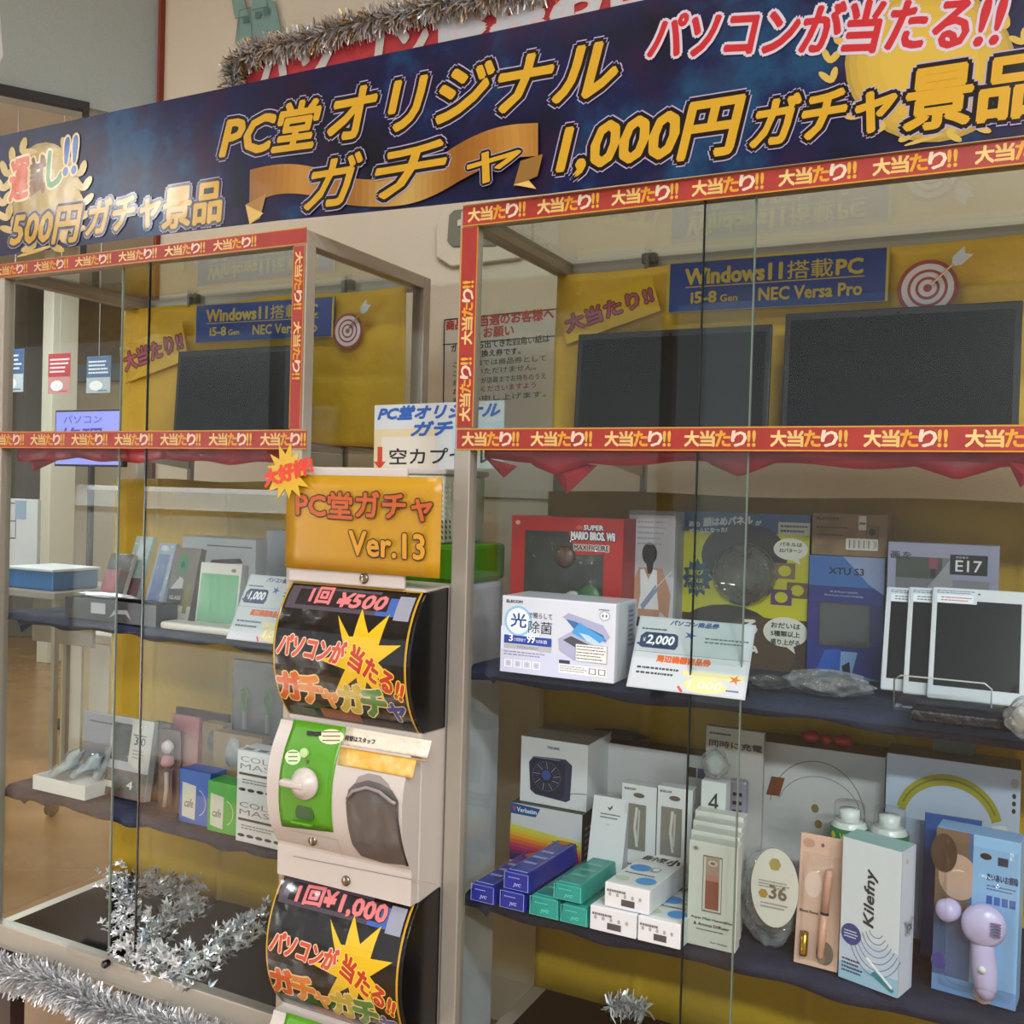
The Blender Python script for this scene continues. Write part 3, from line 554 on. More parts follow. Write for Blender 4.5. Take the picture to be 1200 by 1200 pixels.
# wall notice behind the case, and the grey outlet plate above it
def notice():
    Yn = 2.49; c0 = atY(520, 373, Yn); c1 = atY(664, 360, Yn); x0, x1, z1 = c0[0], c1[0]+.02, c0[2]+.0; z0 = z1-.52
    t = thing('wall_notice', 'white notice in red and black Japanese print on the wall between cases', 'notice', ((x0+x1)/2, Yn, z0))
    MB().box(x0, x1, Yn, Yn+.003, z0, z1).build('sheet', mat('notice_paper', '#cfcbbf', .6), t)
    c = Canvas((0, Yn, 0), X, Z, px=True); R_ = '#b13a34'; K_ = '#2a2826'
    c.line([(521, 375), (664, 361)], .004, K_).line([(521, 375), (519, 520)], .004, K_).line([(519, 404), (660, 393)], .003, K_)
    c.text('商品', R_, (523, 387), (543, 385), (523, 376), bold=.1); c.text('ご当選のお客様へ', R_, (551, 384), (649, 374), (551, 371), bold=.09); c.text('お願い', R_, (567, 396), (602, 393), (567, 384), bold=.09)
    c.text('ガチャか', K_, (529, 413), (556, 411), (529, 404), bold=.06); c.text('ら出てきた四角い紙は', K_, (561, 409), (644, 401), (561, 400), bold=.05); c.text('交換え券です。', K_, (556, 419), (610, 415), (556, 411), bold=.06)
    for i, s in enumerate(('この状態では商品券として', 'ご利用いただけません。', 'お手数ですが店員までお持ちのうえ', 'お引換えくださいますよう', 'お願い申し上げます。')):
        y = 430+i*10.5; c.text(s, R_ if i == 3 else '#55524c', (531, y+1), (640-(i % 2)*12, y-7), (531, y-6), bold=.03)
    c.build('lettering', t)
    Yq = 2.49; a = atY(522, 250, Yq); b = atY(588, 290, Yq); t = thing('wall_plate', 'octagonal beige wall plate with grey socket behind the right case corner', 'wall plate', ((a[0]+b[0])/2, Yq, b[2]))
    Q = lambda x, y: atY(x, y, Yq-.012); MB().prism([Q(511, 262), Q(511, 301), Q(528, 312), Q(610, 302), Q(622, 290), Q(622, 240), Q(600, 225), Q(525, 236)], (0, .022, 0)).build('plate', WALLM, t, bevel=.004)
    gm = mat('grey_green_plastic', '#77786a', .5); Q = lambda x, y: atY(x, y, Yq-.018)
    MB().prism([Q(526, 252), Q(532, 246), Q(582, 240), Q(587, 246), Q(587, 282), Q(580, 288), Q(530, 289), Q(524, 282)], (0, .008, 0)).build('socket', gm, t, bevel=.002)
    for q in (((536, 258), (542, 256), (542, 264), (536, 265)), ((542, 256), (548, 255), (548, 275), (542, 276)), ((562, 254), (572, 253), (572, 270), (562, 271))): MB().prism([atY(*p, Yq-.022) for p in q], (0, .004, 0)).build('socket_slot', CREAM, t)
notice()

# ================================================================ laptops and prints in the upper compartments
def laptop(px, label, Yl, z0=Z0, name='laptop'):
    (tl, tr) = px; a = atY(*tl, Yl); b = atY(*tr, Yl); w = b[0]-a[0]; h = max(a[2]-z0, .2); lean = .06
    t = thing(name, label, 'laptop', (a[0]+w/2, Yl, z0), 'laptops on the red cloth')
    ex = X; ey = V3(0, math.sin(lean), math.cos(lean)); n = np.cross(ex, ey); O = V3(a[0], Yl-.012, z0+.003); H = h/math.cos(lean)
    MB().fbox(O, ex, ey, n, 0, w, 0, H, -.009, 0).build('lid', BLACKM, t, bevel=.003)
    MB().fbox(O, ex, ey, n, .011, w-.011, .018, H-.014, .0, .0006).build('screen', SCREEN, t)
    MB().fbox(O, ex, V3(0, 1, 0), Z, 0, w, .0, -.0+.018, .0, .012).build('hinge', BLACKM, t, bevel=.002)
    MB().box(a[0]+w*.5-.003, a[0]+w*.5+.003, Yl-.013+math.sin(lean)*(H-.008), Yl-.0115+math.sin(lean)*(H-.008), z0+H-.011, z0+H-.006).build('webcam', SCREEN, t)
    MB().fbox(O+V3(0, .02, 0), ex, V3(0, 1, 0), Z, 0.01, w-.01, .0, .05, .0, .01).build('base', BLACKM, t, bevel=.003)
    return t
laptop(((677, 393), (905, 373)), 'black laptop on the red cloth, left of the two in the right case', 1.95)
laptop(((920, 369), (1199, 351)), 'black laptop on the red cloth, right of the two in the right case', 1.93)
laptop(((208, 413), (356, 407)), 'black laptop on the red cloth alone in the left case', 1.86)
def sign(name, label, Y, tl, tr, bl, m=None, cat='sign', th=.004, canvas=None, stack=0):
    a, b, d = atY(*tl, Y), atY(*tr, Y), atY(*bl, Y); ex = b-a; w = np.linalg.norm(ex); ex = ex/w; ey = np.cross(V3(0, -1, 0), ex); h = abs(np.dot(a-d, ey)); O = a-ey*h
    o = MB().fbox(O, ex, ey, V3(0, -1, 0), 0, w, 0, h, -th, 0).build(name, m or WHITE, base=tuple(O)); tag(o, label, cat)
    return o, Canvas(O, ex, ey, w, h), w, h
BLUE = mat('blue_sign_card', '#1f3f86', .25, bump=(12, .2)); YC = mat('yellow_card', '#cda61f', .3, bump=(12, .4))
def specs(tl, tr, bl, label, Y):
    o, c, w, h = sign('spec_sign', label, Y, tl, tr, bl, BLUE); g = '#bda64c'
    c.frame(0, 0, 1, 1, .012, g); c.text('Windows11', g, (.09, .55), (.54, .55), h=.3, bold=.12); c.text('搭載', g, (.565, .53), (.765, .53), h=.34, bold=.02); c.text('PC', g, (.78, .55), (.89, .55), h=.28, bold=.1)
    c.rect(.09, .485, .9, .505, g); c.text('i5-8', g, (.12, .17), (.24, .17), h=.22, bold=.1); c.text('Gen', g, (.26, .17), (.34, .17), h=.14, bold=.08); c.text('NEC Versa Pro', g, (.44, .15), (.89, .15), h=.24, bold=.09); c.build('lettering', o, INKG)
specs((783, 309), (1043, 289), (783, 367), 'blue spec sign with gold lettering behind the two laptops, right case', 2.0)
specs((229, 358), (392, 347), (229, 402), 'blue spec sign with gold lettering above the laptop, left case', 2.0)
def atari(tl, tr, bl, label, Y):
    o, c, w, h = sign('prize_card', label, Y, tl, tr, bl, YC); c.text('大当たり!!', '#a8555e', (.04, .3), (.96, .3), h=.48, bold=.09, out=(.05, '#5a2530')); c.build('lettering', o, INKG)
atari((655, 365), (764, 324), (668, 402), 'tilted yellow jackpot card left of the blue sign, right case', 1.996)
atari((140, 407), (213, 377), (150, 448), 'tilted yellow jackpot card left of the blue sign, left case', 1.996)
def target(cx, cy, rx, ry, Y, label, dart):
    a = atY(cx, cy, Y); R_ = abs(atY(cx+rx, cy, Y)[0]-atY(cx-rx, cy, Y)[0])/2
    t = thing('target_cutout', label, 'decoration', (a[0], Y, a[2]-R_)); D = V3(0, -1, 0)
    o = MB().lathe(a, D, [(R_, 0), (R_, .0015)], 36).build('disc', mat('red_target_card', '#9c3a3c', .3), t)
    c = Canvas(a+D*.0015, X, Z, 1, 1); 
    for k, (r_, cc) in enumerate(((.86, '#ddd2d4'), (.66, '#a04246'), (.56, '#ddd2d4'), (.4, '#a04246'), (.3, '#ddd2d4'), (.14, '#a04246'))): c.disc((0, 0), R_*r_, R_*r_, cc, 32)
    c.build('rings', t, INKG)
    d = atY(*dart, Y-.012); v = d-a; v = v/np.linalg.norm(v); s = np.cross(v, D)
    MB().tube([a+v*R_*.2+D*.004, d-v*.02+D*.004], .0022, 6).build('dart_shaft', CHROME, t)
    MB().prism([d-v*.025, d-v*.012+s*.011, d+v*.014+s*.011, d+v*.006, d+v*.014-s*.011, d-v*.012-s*.011], D*.002).build('dart_flight', WHITE, t)
target(1087, 338, 36, 32, 1.998, 'red and white target cut-out beside the blue sign, right case', (1128, 300))
target(408, 388, 17, 27, 1.998, 'red and white target cut-out beside the blue sign, left case', (429, 359))
# ================================================================ capsule machine
MX0, MX1 = -1.24, -.935
def capsule_machine():
    t = thing('capsule_machine', 'two-tier white and lime capsule toy machine between the prize cases', 'capsule machine', ((MX0+MX1)/2, 1.6, 0))
    MB().box(MX0, MX1, 1.521, 1.66, 0, 1.328).build('cabinet', WPLA, t, bevel=.006)
    MB().box(MX0, -.975, 1.512, 1.5205, 1.325, 1.546).build('header_panel', WPLA, t, bevel=.003)
    # yellow version sheet
    a = atY(335, 556, 1.503); b = atY(517, 557, 1.503); d = atY(333, 665, 1.503)
    sh = MB().grid(10, 6, lambda u, v: (a[0]+(b[0]-a[0])*u, 1.5085-.003*math.sin(u*6)*math.sin(v*3)-.0015, d[2]+(a[2]-d[2])*v)).build('version_sheet', mat('orange_yellow_sheet', '#b98a14', .35, var=(3.5, '#ad8010'), bump=(6, .1)), t, smooth=True, solid=.001)
    c = Canvas((0, 1.502, 0), X, Z, px=True, mapf=lambda u, v, h: V3(u, 1.5032-h, v)); O_, K_ = '#b5541a', '#3a1a06'
    c.text('PC堂', O_, (347, 604), (412, 608), (347, 575), bold=.07, out=(.05, K_)); c.text('ガチャ', O_, (417, 607), (506, 611), (417, 576), bold=.07, out=(.05, K_))
    c.text('Ver.13', '#c48c1e', (409, 650), (497, 656), (409, 622), bold=.07, out=(.05, K_)); c.build('lettering', sh, INKG)
    bm = MB(); cc_ = atY(336, 554, 1.498); R = random.Random(4); pts = []
    for i in range(26):
        r = (.053 if i % 2 == 0 else .033)*(1+R.uniform(-.12, .12)); q = math.pi*i/13; pts.append(V3(cc_[0]+r*1.05*math.cos(q), 1.498, cc_[2]+r*math.sin(q)))
    st = bm.prism(pts[::-1], (0, .002, 0)).build('starburst', YC, t); c = pxcanvas(1.498); c.text('大好評!', '#cf3a20', (311, 571), (367, 554), (309, 552), bold=.14); c.build('lettering', st, INKG)
    for k, dz in enumerate((0, -.566)):
        tier = ('upper', 'lower')[k]
        # curved display window
        zt, zb, s = 1.322+dz, 1.066+dz, .052; H = zt-zb; R_ = (H*H/4+s*s)/(2*s); ha = math.asin(H/2/R_); yc = 1.522-s+R_; zc = (zt+zb)/2
        arc = lambda v, h=0: (yc-(R_+h)*math.cos(ha*(2*v-1)), zc+(R_+h)*math.sin(ha*(2*v-1)))
        prof = [(1.60, zb-.004)]+[arc(i/14) for i in range(15)]+[(1.60, zt+.004)]
        shell = MB().prism([V3(MX0, y, z) for y, z in prof], (MX1+.004-MX0, 0, 0)).build('display_shell', BLACK, t, bevel=.002)
        W = MX1-.006-MX0
        def mp(u, v, h): y, z = arc(v/H, h); return V3(MX0+.003+u, y, z)
        c = Canvas((0, 0, 0), X, Z, W, H, mapf=mp, h0=.0012, step=.0001, sub=.012)
        N = 12
        def bar(x0, v0, x1, v1, col):
            uv = [(W*(x0 if i == 0 else x1), H*(v0+(v1-v0)*j/N)) for j in range(N+1) for i in (0, 1)]
            c.put(uv, [(2*j, 2*j+1, 2*j+3, 2*j+2) for j in range(N)], col, c.layer(uv))
        bar(0, 0, 1, 1, '#b9912c'); bar(.012, .012, .985, .988, '#15110e')
        bar(.03, .8, .72, .97, '#4b4651'); bar(.72, .8, .86, .93, '#3f5fa8'); bar(.86, .78, .97, .95, '#8f93a2'); bar(.1, .83, .8, .95, '#241f26')
        bar(.3, .03, .6, .12, '#8a5136'); bar(.05, .03, .25, .1, '#46503a'); bar(.62, .03, .9, .09, '#3c342e')
        pk, wh = '#d2777a', '#3b2430'
        if k == 0: c.text('1回', pk, (.2, .85), (.36, .85), h=.12, bold=.1, out=(.05, wh)); c.text('¥500', pk, (.42, .84), (.78, .84), h=.1, bold=.12, shear=.2, out=(.05, wh))
        else: c.text('1回¥', pk, (.16, .82), (.46, .84), h=.12, bold=.1, out=(.05, wh)); c.text('1,000', pk, (.5, .82), (.84, .82), h=.12, bold=.12, out=(.05, wh))
        c.star((.69, .5), .27, .13, 9, '#d9b21f', rot=.4, sy=1.15, jit=.25, seed=5)
        c.poly([(.46, .78), (.6, .62), (.56, .55)], '#d9b21f')
        c.text('パソコンが', '#c4503a', (.03, .49), (.55, .47), (.05, .63), bold=.1, shear=.25, out=(.05, '#e0c9b0'))
        c.text('当たる!!', '#b3362a', (.58, .47), (.95, .26), (.62, .61), bold=.1, out=(.05, '#e8c84a'))
        for i, (ch, cc) in enumerate((('ガ', '#c4582a'), ('チ', '#cf7a30'), ('ャ', '#cf8a44'), ('ガ', '#b5a036'), ('チ', '#4f7d3c'), ('ャ', '#34458c'))):
            x = (.02, .19, .36, .49, .66, .84)[i]; hh = .2 if ch != 'ャ' else .13; c.text(ch, cc, (x, .17-.012*i), (x+(.17 if ch != 'ャ' else .12), .17-.012*i), h=hh, bold=.14, out=(.05, '#d9c28e'))
        c.build('display_card', shell, INKL)
        # curved front panel
        ft = 1.058+dz
        kx = [0, .02, .05, .09, .13, .17, .205, .228, .236, .30]; ky = [1.503, 1.490, 1.474, 1.464, 1.463, 1.468, 1.480, 1.494, 1.500, 1.500]
        fine = np.concatenate([np.linspace(0, .228, 30), [.234, .24, .30]]); sm = lambda q: np.mean([np.interp(q+d_, kx, ky) for d_ in np.linspace(-.016, .016, 9)]) if q < .215 else np.interp(q, kx, ky)
        prof2 = [(float(q), float(sm(q))) for q in fine]
        def yf(z):
            q = ft-z
            for (a0, b0_), (a1, b1_) in zip(prof2, prof2[1:]):
                if q <= a1: return b0_+(b1_-b0_)*max(0, (q-a0))/(a1-a0)
            return 1.5
        ring = [(1.521, ft-.30)]+[(y, ft-q) for q, y in prof2[::-1]]+[(1.521, ft)]
        fp = MB().prism([V3(MX0, y, z) for y, z in ring], (MX1-MX0, 0, 0)).build('front_panel', WPLA, t, bevel=.0)
        def hit(p):
            Yg = 1.47
            for _ in range(6): w_ = atY(p[0], p[1], Yg); Yg = float(yf(w_[2]+dz))
            w_ = atY(p[0], p[1], Yg); return np.array((w_[0], w_[2]))
        pc = lambda h0=.0008: Canvas((0, 1.466, 0), X, Z, px=True, h0=h0, step=.0001, sub=.012, pf=hit, mapf=lambda u, v, h: V3(u, yf(v+dz)-h, v+dz))
        q = pc(); 
        def patch(mbx, corners, n, h, m, name, par):
            P4 = [q.P(p) for p in corners]      # bl br tr tl
            return MB().grid(n, n, lambda u, v: (lambda w: V3(w[0], yf(w[1]+dz)-h, w[1]+dz))((P4[0]*(1-u)+P4[1]*u)*(1-v)+(P4[3]*(1-u)+P4[2]*u)*v)).build(name, m, par, smooth=True, solid=.001)
        gp = patch(None, ((331, 968), (391, 975), (406, 852), (345, 843)), 12, .0012, LIME, 'control_panel', fp)
        pl = patch(None, ((400, 872), (501, 888), (506, 868), (405, 851)), 6, .0012, mat('shiny_label', '#d8d0c0', .15, bump=(40, .4)), 'white_strip_label', fp)
        yl = patch(None, ((396, 896), (484, 912), (489, 890), (400, 876)), 6, .0012, mat('orange_label', '#cf9f35', .5, var=(60, '#d9bd78')), 'orange_strip_label', fp)
        c = pc(.003)
        c.text('両替はスタッフ', '#3a3330', (405, 867), (440, 872), (406, 861), bold=.1); c.line([(398, 874), (500, 891)], .0015, '#c09048')
        for a, b in (((336, 896), (353, 878)), ((376, 872), (403, 854))):
            c.disc(((a[0]+b[0])/2, (a[1]+b[1])/2), abs(a[0]-b[0])*.55, abs(a[1]-b[1])*.5, '#cfe0b8', 16)
            for j in range(3): c.rect(a[0]+3, a[1]-4-j*5, b[0]-3, a[1]-5.6-j*5, '#5b7a4a' if a[0] < 350 else '#8a5a4a')
        c.poly([(359, 889), (364, 891), (361, 896)], '#5a3a1a'); c.rect(362, 862, 378, 857, '#1d2610'); c.build('panel_print', fp, INK)
        c = pc(.0016); c.line([(340, 973), (373, 979), (396, 984), (402, 1004)], .0012, '#a8a09a'); c.line([(344, 1003), (512, 1036)], .0014, '#8f8780'); c.build('panel_seam', fp, INK)
        w = lambda px_, py_, h=0: (lambda r: V3(r[0], yf(r[1]+dz)-h, r[1]+dz))(q.P((px_, py_))); D = V3(0, -1, .08)
        kc = w(359, 918, .001)
        kn = MB().lathe(kc, D, [(.030, 0), (.030, .006), (.027, .012), (.022, .014), (.020, .020), (.012, .024), (.0, .025)], 24).build('turn_knob', WPLA, fp, smooth=True)
        MB().fbox(kc+D*.012, X, Z, V3(0, -1, 0), -.042, .012, -.006, .007, 0, .016).build('lever', WPLA, kn, bevel=.004)
        MB().lathe(w(358, 882, .001), D, [(.009, 0), (.009, .005), (.006, .006)], 14).build('coin_button', mat('pale_lime', '#b9d39a', .3), fp)
        MB().fbox(w(370, 860, .001), X, Z, V3(0, -1, 0), -.018, .014, -.004, .004, 0, .003).build('coin_slot', BLACKM, fp)
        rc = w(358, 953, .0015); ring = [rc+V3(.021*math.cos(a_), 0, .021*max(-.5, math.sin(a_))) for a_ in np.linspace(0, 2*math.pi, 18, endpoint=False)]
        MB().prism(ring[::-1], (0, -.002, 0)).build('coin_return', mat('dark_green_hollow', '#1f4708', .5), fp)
        MB().fbox(rc+Z*(-.014), X, Z, V3(0, -1, 0), -.027, .022, -.006, .0, 0, .012).build('return_lip', LIME, fp, bevel=.003)
        # capsule chute
        out = [(409, 925), (416, 918), (432, 914), (446, 918), (460, 926), (467, 938), (466, 960), (470, 985), (478, 1014), (450, 1011), (424, 1003), (414, 990), (408, 965), (406, 940)]
        up_ = [(414, 922), (420, 910), (432, 906), (446, 909), (455, 918), (461, 930), (446, 924), (432, 919)]
        c = pc(.0008); c.poly(up_, '#8d8580'); c.build('chute_recess', fp, INK)
        c = pc(.0016); c.poly(out, '#58524f'); ch = c.build('chute_opening', fp, ink('grey_chute_plastic', .3, bump=(14, .5)))
        MB().tube([w(*p, .006) for p in ((409, 935), (416, 926), (432, 922), (447, 927), (460, 938), (466, 941))], .0035, 8).build('chute_lip', mat('grey_lip', '#8b8381', .2), ch, smooth=True)
        MB().tube([w(*p, .002) for p in ((466, 940), (466, 960), (470, 985), (478, 1014))], .0025, 8).build('chute_edge', mat('dark_grey_edge', '#3a3535', .4), ch, smooth=True)
        for p in ((367, 985), (406, 1032)):
            MB().lathe(w(*p, .0), D, [(.0095, 0), (.0095, .003), (.007, .005), (0, .0055)], 16).build('lock', mat('steel_lock', '#8d8577', .25, 1), fp, smooth=True)
    a = atY(427, 678, 1.511); MB().lathe((a[0], 1.5115, a[2]), (0, -1, 0), [(.0095, 0), (.0095, .003), (.007, .005), (0, .0055)], 16).build('lock', mat('steel_lock', '#8d8577', .25, 1), t, smooth=True)
capsule_machine()
# machine behind it, its perforated capsule bin and the sign
t = thing('capsule_machine', 'lime-topped white capsule machine standing behind the two-tier one', 'capsule machine', (-1.08, 1.78, 0))
zg = float(atX(593, 636, -.95)[2])
MB().box(-1.22, -.95, 1.68, 1.868, 0, zg-.078).build('body', mat('lilac_white_plastic', '#d4cfda', .3), t, bevel=.012)
MB().box(-1.222, -.949, 1.679, 1.869, zg-.078, zg).build('lid', LIME, t, bevel=.01)
t = thing('capsule_bin', 'white perforated bin for empty capsules behind the machine header', 'bin', (-1.12, 1.78, zg))
zt_ = float(atY(500, 549, 1.69)[2])
MB().box(-1.25, -1.0, 1.69, 1.86, zg+.001, zt_-.012).build('body', mat('pale_green_white_plastic', '#d5dccb', .4), t, bevel=.004); MB().box(-1.256, -.994, 1.684, 1.866, zt_-.012, zt_).build('rim', WPLA, t, bevel=.003)
c = pxcanvas(1.69, h0=.0005)
for j in range(11):
    for i in range(5):
        x = 517+i*4.6; y = 566+j*6.2; c.poly([(x, y), (x+1.6, y), (x+2.4, y+3.6), (x+.8, y+3.6)], '#2b3024' if j > 6 else '#98a18c')
c.build('perforation', t)
o, c, w, h = sign('capsule_sign', 'white sign with blue title asking for empty capsules, on the bin', 1.80, (439, 475), (591, 469), (437, 550), cat='sign')
c.rect(0, .0, .5, .62, '#d8c6a2'); c.rect(.06, 0, .5, .5, '#d9d2c4'); c.rect(.62, .2, 1, .7, '#bcd0de'); c.rect(.66, .2, .9, .32, '#c9c87e')
c.text('PC堂オリジナル', '#2a5fb0', (.03, .77), (.97, .77), h=.2, bold=.12, shear=.3); c.text('ガチャ', '#2a5fb0', (.3, .5), (.78, .5), h=.22, bold=.12, shear=.3)
c.poly([(0, .12), (.05, .0), (.1, .12), (.07, .12), (.07, .35), (.03, .35), (.03, .12)], '#c9432a'); c.text('空カプセル', '#24222a', (.13, .08), (.9, .08), h=.24, bold=.04); c.build('lettering', o)

# ================================================================ goods
def frame_on(P0, yaw=0, lean=0):
    ex = V3(math.cos(yaw), math.sin(yaw), 0); bk = V3(-math.sin(yaw), math.cos(yaw), 0)     # bk: backwards
    ey = Z*math.cos(lean)+bk*math.sin(lean); return ex, ey, np.cross(ex, ey)
def carton(name, label, cat, TL, TR, z, m, dep, Y=None, B=None, yaw=0, lean=0, group=None, bevel=.001, raise_=0):
    """a box whose front face is seen between TL and TR, standing on height z at depth Y (or with its lower-left corner at sight point B)"""
    P0 = atZ(*B, z) if B else V3(0, Y, z); ex, ey, n = frame_on(P0, yaw, lean); P0 = P0+Z*dep*math.sin(lean)
    a = onplane(*TL, P0, n)-P0; b = onplane(*TR, P0, n)-P0; u0_, u1_ = np.dot(a, ex), np.dot(b, ex); H = np.dot(a, ey)
    O = P0+ex*u0_; W = u1_-u0_; base = O+ex*W/2-n*dep/2; base[2] = z
    o = MB().fbox(O, ex, ey, n, 0, W, 0, H, -dep, 0).build(name, m, base=tuple(base), bevel=bevel); tag(o, label, cat, group)
    o_c = Canvas(O, ex, ey, px=True); o_f = Canvas(O, ex, ey, W, H)
    o_s = Canvas(O+ex*W, -n, ey, dep, H); o_t = Canvas(O+ey*H, ex, -n, W, dep); 
    return o, o_c, o_f, o_s, o_t, (O, ex, ey, n, W, H)
def pix(p):
    d = np.array(p, float)-EYE; return 600+F*np.dot(d, rt)/np.dot(d, fw), 600-F*np.dot(d, up)/np.dot(d, fw)
def vfit(f, fr, yb):            # the printed picture ends at sight height yb although the box goes on down behind its neighbours
    O, ex, ey, n, W, H = fr; a, b = pix(O)[1], pix(O+ey*H)[1]; f.vs = (yb-b)/(a-b)
def flat(x0, y0, x1, y1): return [(x0, y0), (x1, y0), (x1, y1), (x0, y1)]

# ---- right case, upper goods shelf (Z1)
K_ = '#23242a'
# figure box: red carton with a clear window; the figures inside are left plain
o, c, f, s, tp, fr = carton('figure_box', 'red figure box with white title and clear window behind the steriliser', 'box', (600, 603.5), (731, 608.5), Z1, mat('red_box_card', '#b4271d', .3, bump=(10, .1)), .11, Y=1.79); vfit(f, fr, 722)
f.rect(.13, .1, .84, .86, '#3b3a30'); f.poly([(.52, .86), (.84, .86), (.84, .66), (.6, .64)], '#b4271d'); f.rect(.6, .66, .85, .87, '#b4271d')
f.text('SUPER', '#e6e0e2', (.66, .885), (.83, .885), h=.045, bold=.12, out=(.12, '#4a1d1d')); f.text('MARIO BROS. Wii', '#dcd8dc', (.55, .79), (.93, .79), h=.075, bold=.12, out=(.12, '#3c1a1c')); f.text('MAX FIGURE', '#2f1b18', (.58, .69), (.88, .69), h=.05, bold=.1, out=(.12, '#e8e0dc')); f.disc((.62, .905), .03, .02, '#d85a58'); f.text('NEW', '#fff', (.6, .897), (.64, .897), h=.015) if 0 else None
f.disc((.06, .93), .022, .022, '#cbb49a'); f.build('box_print', o, INKG); s.rect(0, 0, 1, 1, '#93211b'); s.build('side_print', o)
O, ex, ey, n, W, H = fr
R = random.Random(9)
for i, (u, v, r, mm) in enumerate(((.5, .72, .022, '#5a3a28'), (.58, .42, .02, '#c9c4bc'), (.72, .45, .026, '#3f6a3c'), (.42, .3, .03, '#3d3d33'))):
    MB().lathe(O+ex*W*u+ey*H*v+n*.001, n, [(r, 0), (r*.9, .004), (r*.6, .008), (0, .01)], 14).build('packed_piece', mat('plain_piece', mm, .4), o, smooth=True)
def crinkle(O, ex, ey, n, u0, u1, v0, v1, amp, name, par, m=None, nu=26, nv=20, seed=1, hmax=.006):
    R = random.Random(seed); ph = [R.uniform(0, 6) for _ in range(6)]
    def fn(a, b):
        e = min(1, 6*min(a, 1-a))*min(1, 6*min(b, 1-b)); h = hmax*e+amp*e*(math.sin(a*19+ph[0]+b*7)+math.sin(b*23+ph[1]-a*11)+.6*math.sin(a*41+b*37+ph[2]))
        return O+ex*(u0+(u1-u0)*a)+ey*(v0+(v1-v0)*b)+n*max(.0008, h)
    return MB().grid(nu, nv, fn).build(name, m or CLEAR, par, smooth=True)
crinkle(O, ex, ey, n, W*.13, W*.84, H*.1, H*.86, .002, 'window_film', o, hmax=.013, seed=2)
# steriliser
o, c, f, s, tp, fr = carton('steriliser_box', 'glossy white and blue light steriliser box at left front corner of shelf', 'box', (588.5, 697.5), (722, 703.5), Z1, WHITEG, .11, B=(585, 786), bevel=.002)
f.rect(0, 0, .8, .3, '#c8d0ea'); f.rect(0, .3, .35, .6, '#d6e2f4'); B1, B2 = '#2b46a2', '#7fb2da'
f.disc((.155, .68), .125, .2, '#8fc0e2'); f.disc((.155, .68), .105, .17, '#e2eef8'); f.text('光', '#2c4f8e', (.09, .6), (.23, .6), h=.18, bold=.05)
f.text('で照らして', K_, (.25, .735), (.46, .735), h=.07, bold=.02); f.text('除菌', K_, (.25, .54), (.46, .54), h=.16)
f.rect(.03, .38, .46, .49, B1); f.text('3', '#fff', (.075, .41), (.11, .41), h=.09, bold=.05); f.text('分間照射で', '#e8ecf4', (.12, .415), (.23, .415), h=.045); f.text('99', '#fff', (.24, .41), (.31, .41), h=.1, bold=.06); f.text('%除菌', '#e8ecf4', (.32, .415), (.42, .415), h=.045)
f.rect(.03, .31, .46, .375, '#b4b6be'); f.text('そのまま入れるだけ', '#333844', (.15, .325), (.34, .325), h=.035); f.lines(.03, .29, .4, .22, 2, '#8a90a0')
for i in range(4): f.frame(.04+.085*i, .07, .11+.085*i, .17, .008, '#f4f6fa'); f.disc((.075+.085*i, .12), .018, .03, '#b8bccc', 10)
f.text('ELECOM', K_, (.045, .915), (.19, .915), h=.035, bold=.12)
f.poly([(.55, .78), (.6, .84), (.9, .72), (.96, .58), (.92, .5), (.84, .56)], '#a5a8c8'); f.poly([(.58, .76), (.66, .74), (.9, .6), (.93, .52), (.68, .6)], '#3b6ea8'); f.poly([(.63, .6), (.7, .73), (.92, .55), (.84, .45), (.66, .52)], '#4a9ad8'); f.poly([(.7, .6), (.78, .58), (.9, .47), (.8, .45)], '#b8d4ea')
f.poly([(.52, .5), (.62, .6), (.86, .44), (.95, .38), (.75, .28), (.66, .24), (.53, .36)], '#a8aacb'); f.poly([(.56, .49), (.63, .55), (.86, .42), (.74, .36)], '#4a5058')
f.rect(.67, .24, .94, .46, '#e8e8e6'); f.lines(.68, .45, .93, .26, 5, '#3c3e44', .3); f.frame(.67, .24, .94, .46, .004, '#77797e')
f.rect(.53, .19, .625, .235, '#3a3c4c'); f.rect(.53, .07, .94, .18, '#f0f0f2'); f.lines(.54, .17, .78, .09, 3, '#6a6c78', .35); f.frame(.79, .09, .85, .165, .008, '#55575f'); f.frame(.87, .09, .93, .165, .008, '#55575f')
f.disc((.91, .84), .045, .06, '#9aa0ac'); f.disc((.91, .84), .038, .05, '#e2e4ea'); f.disc((.895, .84), .008, .02, '#6b7080', 8); f.disc((.925, .84), .008, .02, '#6b7080', 8); f.lines(.86, .93, .96, .9, 1, '#70747e', .5)
f.build('box_print', o, INKG); s.rect(.55, .05, .9, .95, '#9aa0b4'); s.lines(.6, .9, .85, .4, 8, '#5a5f70'); s.build('side_print', o)
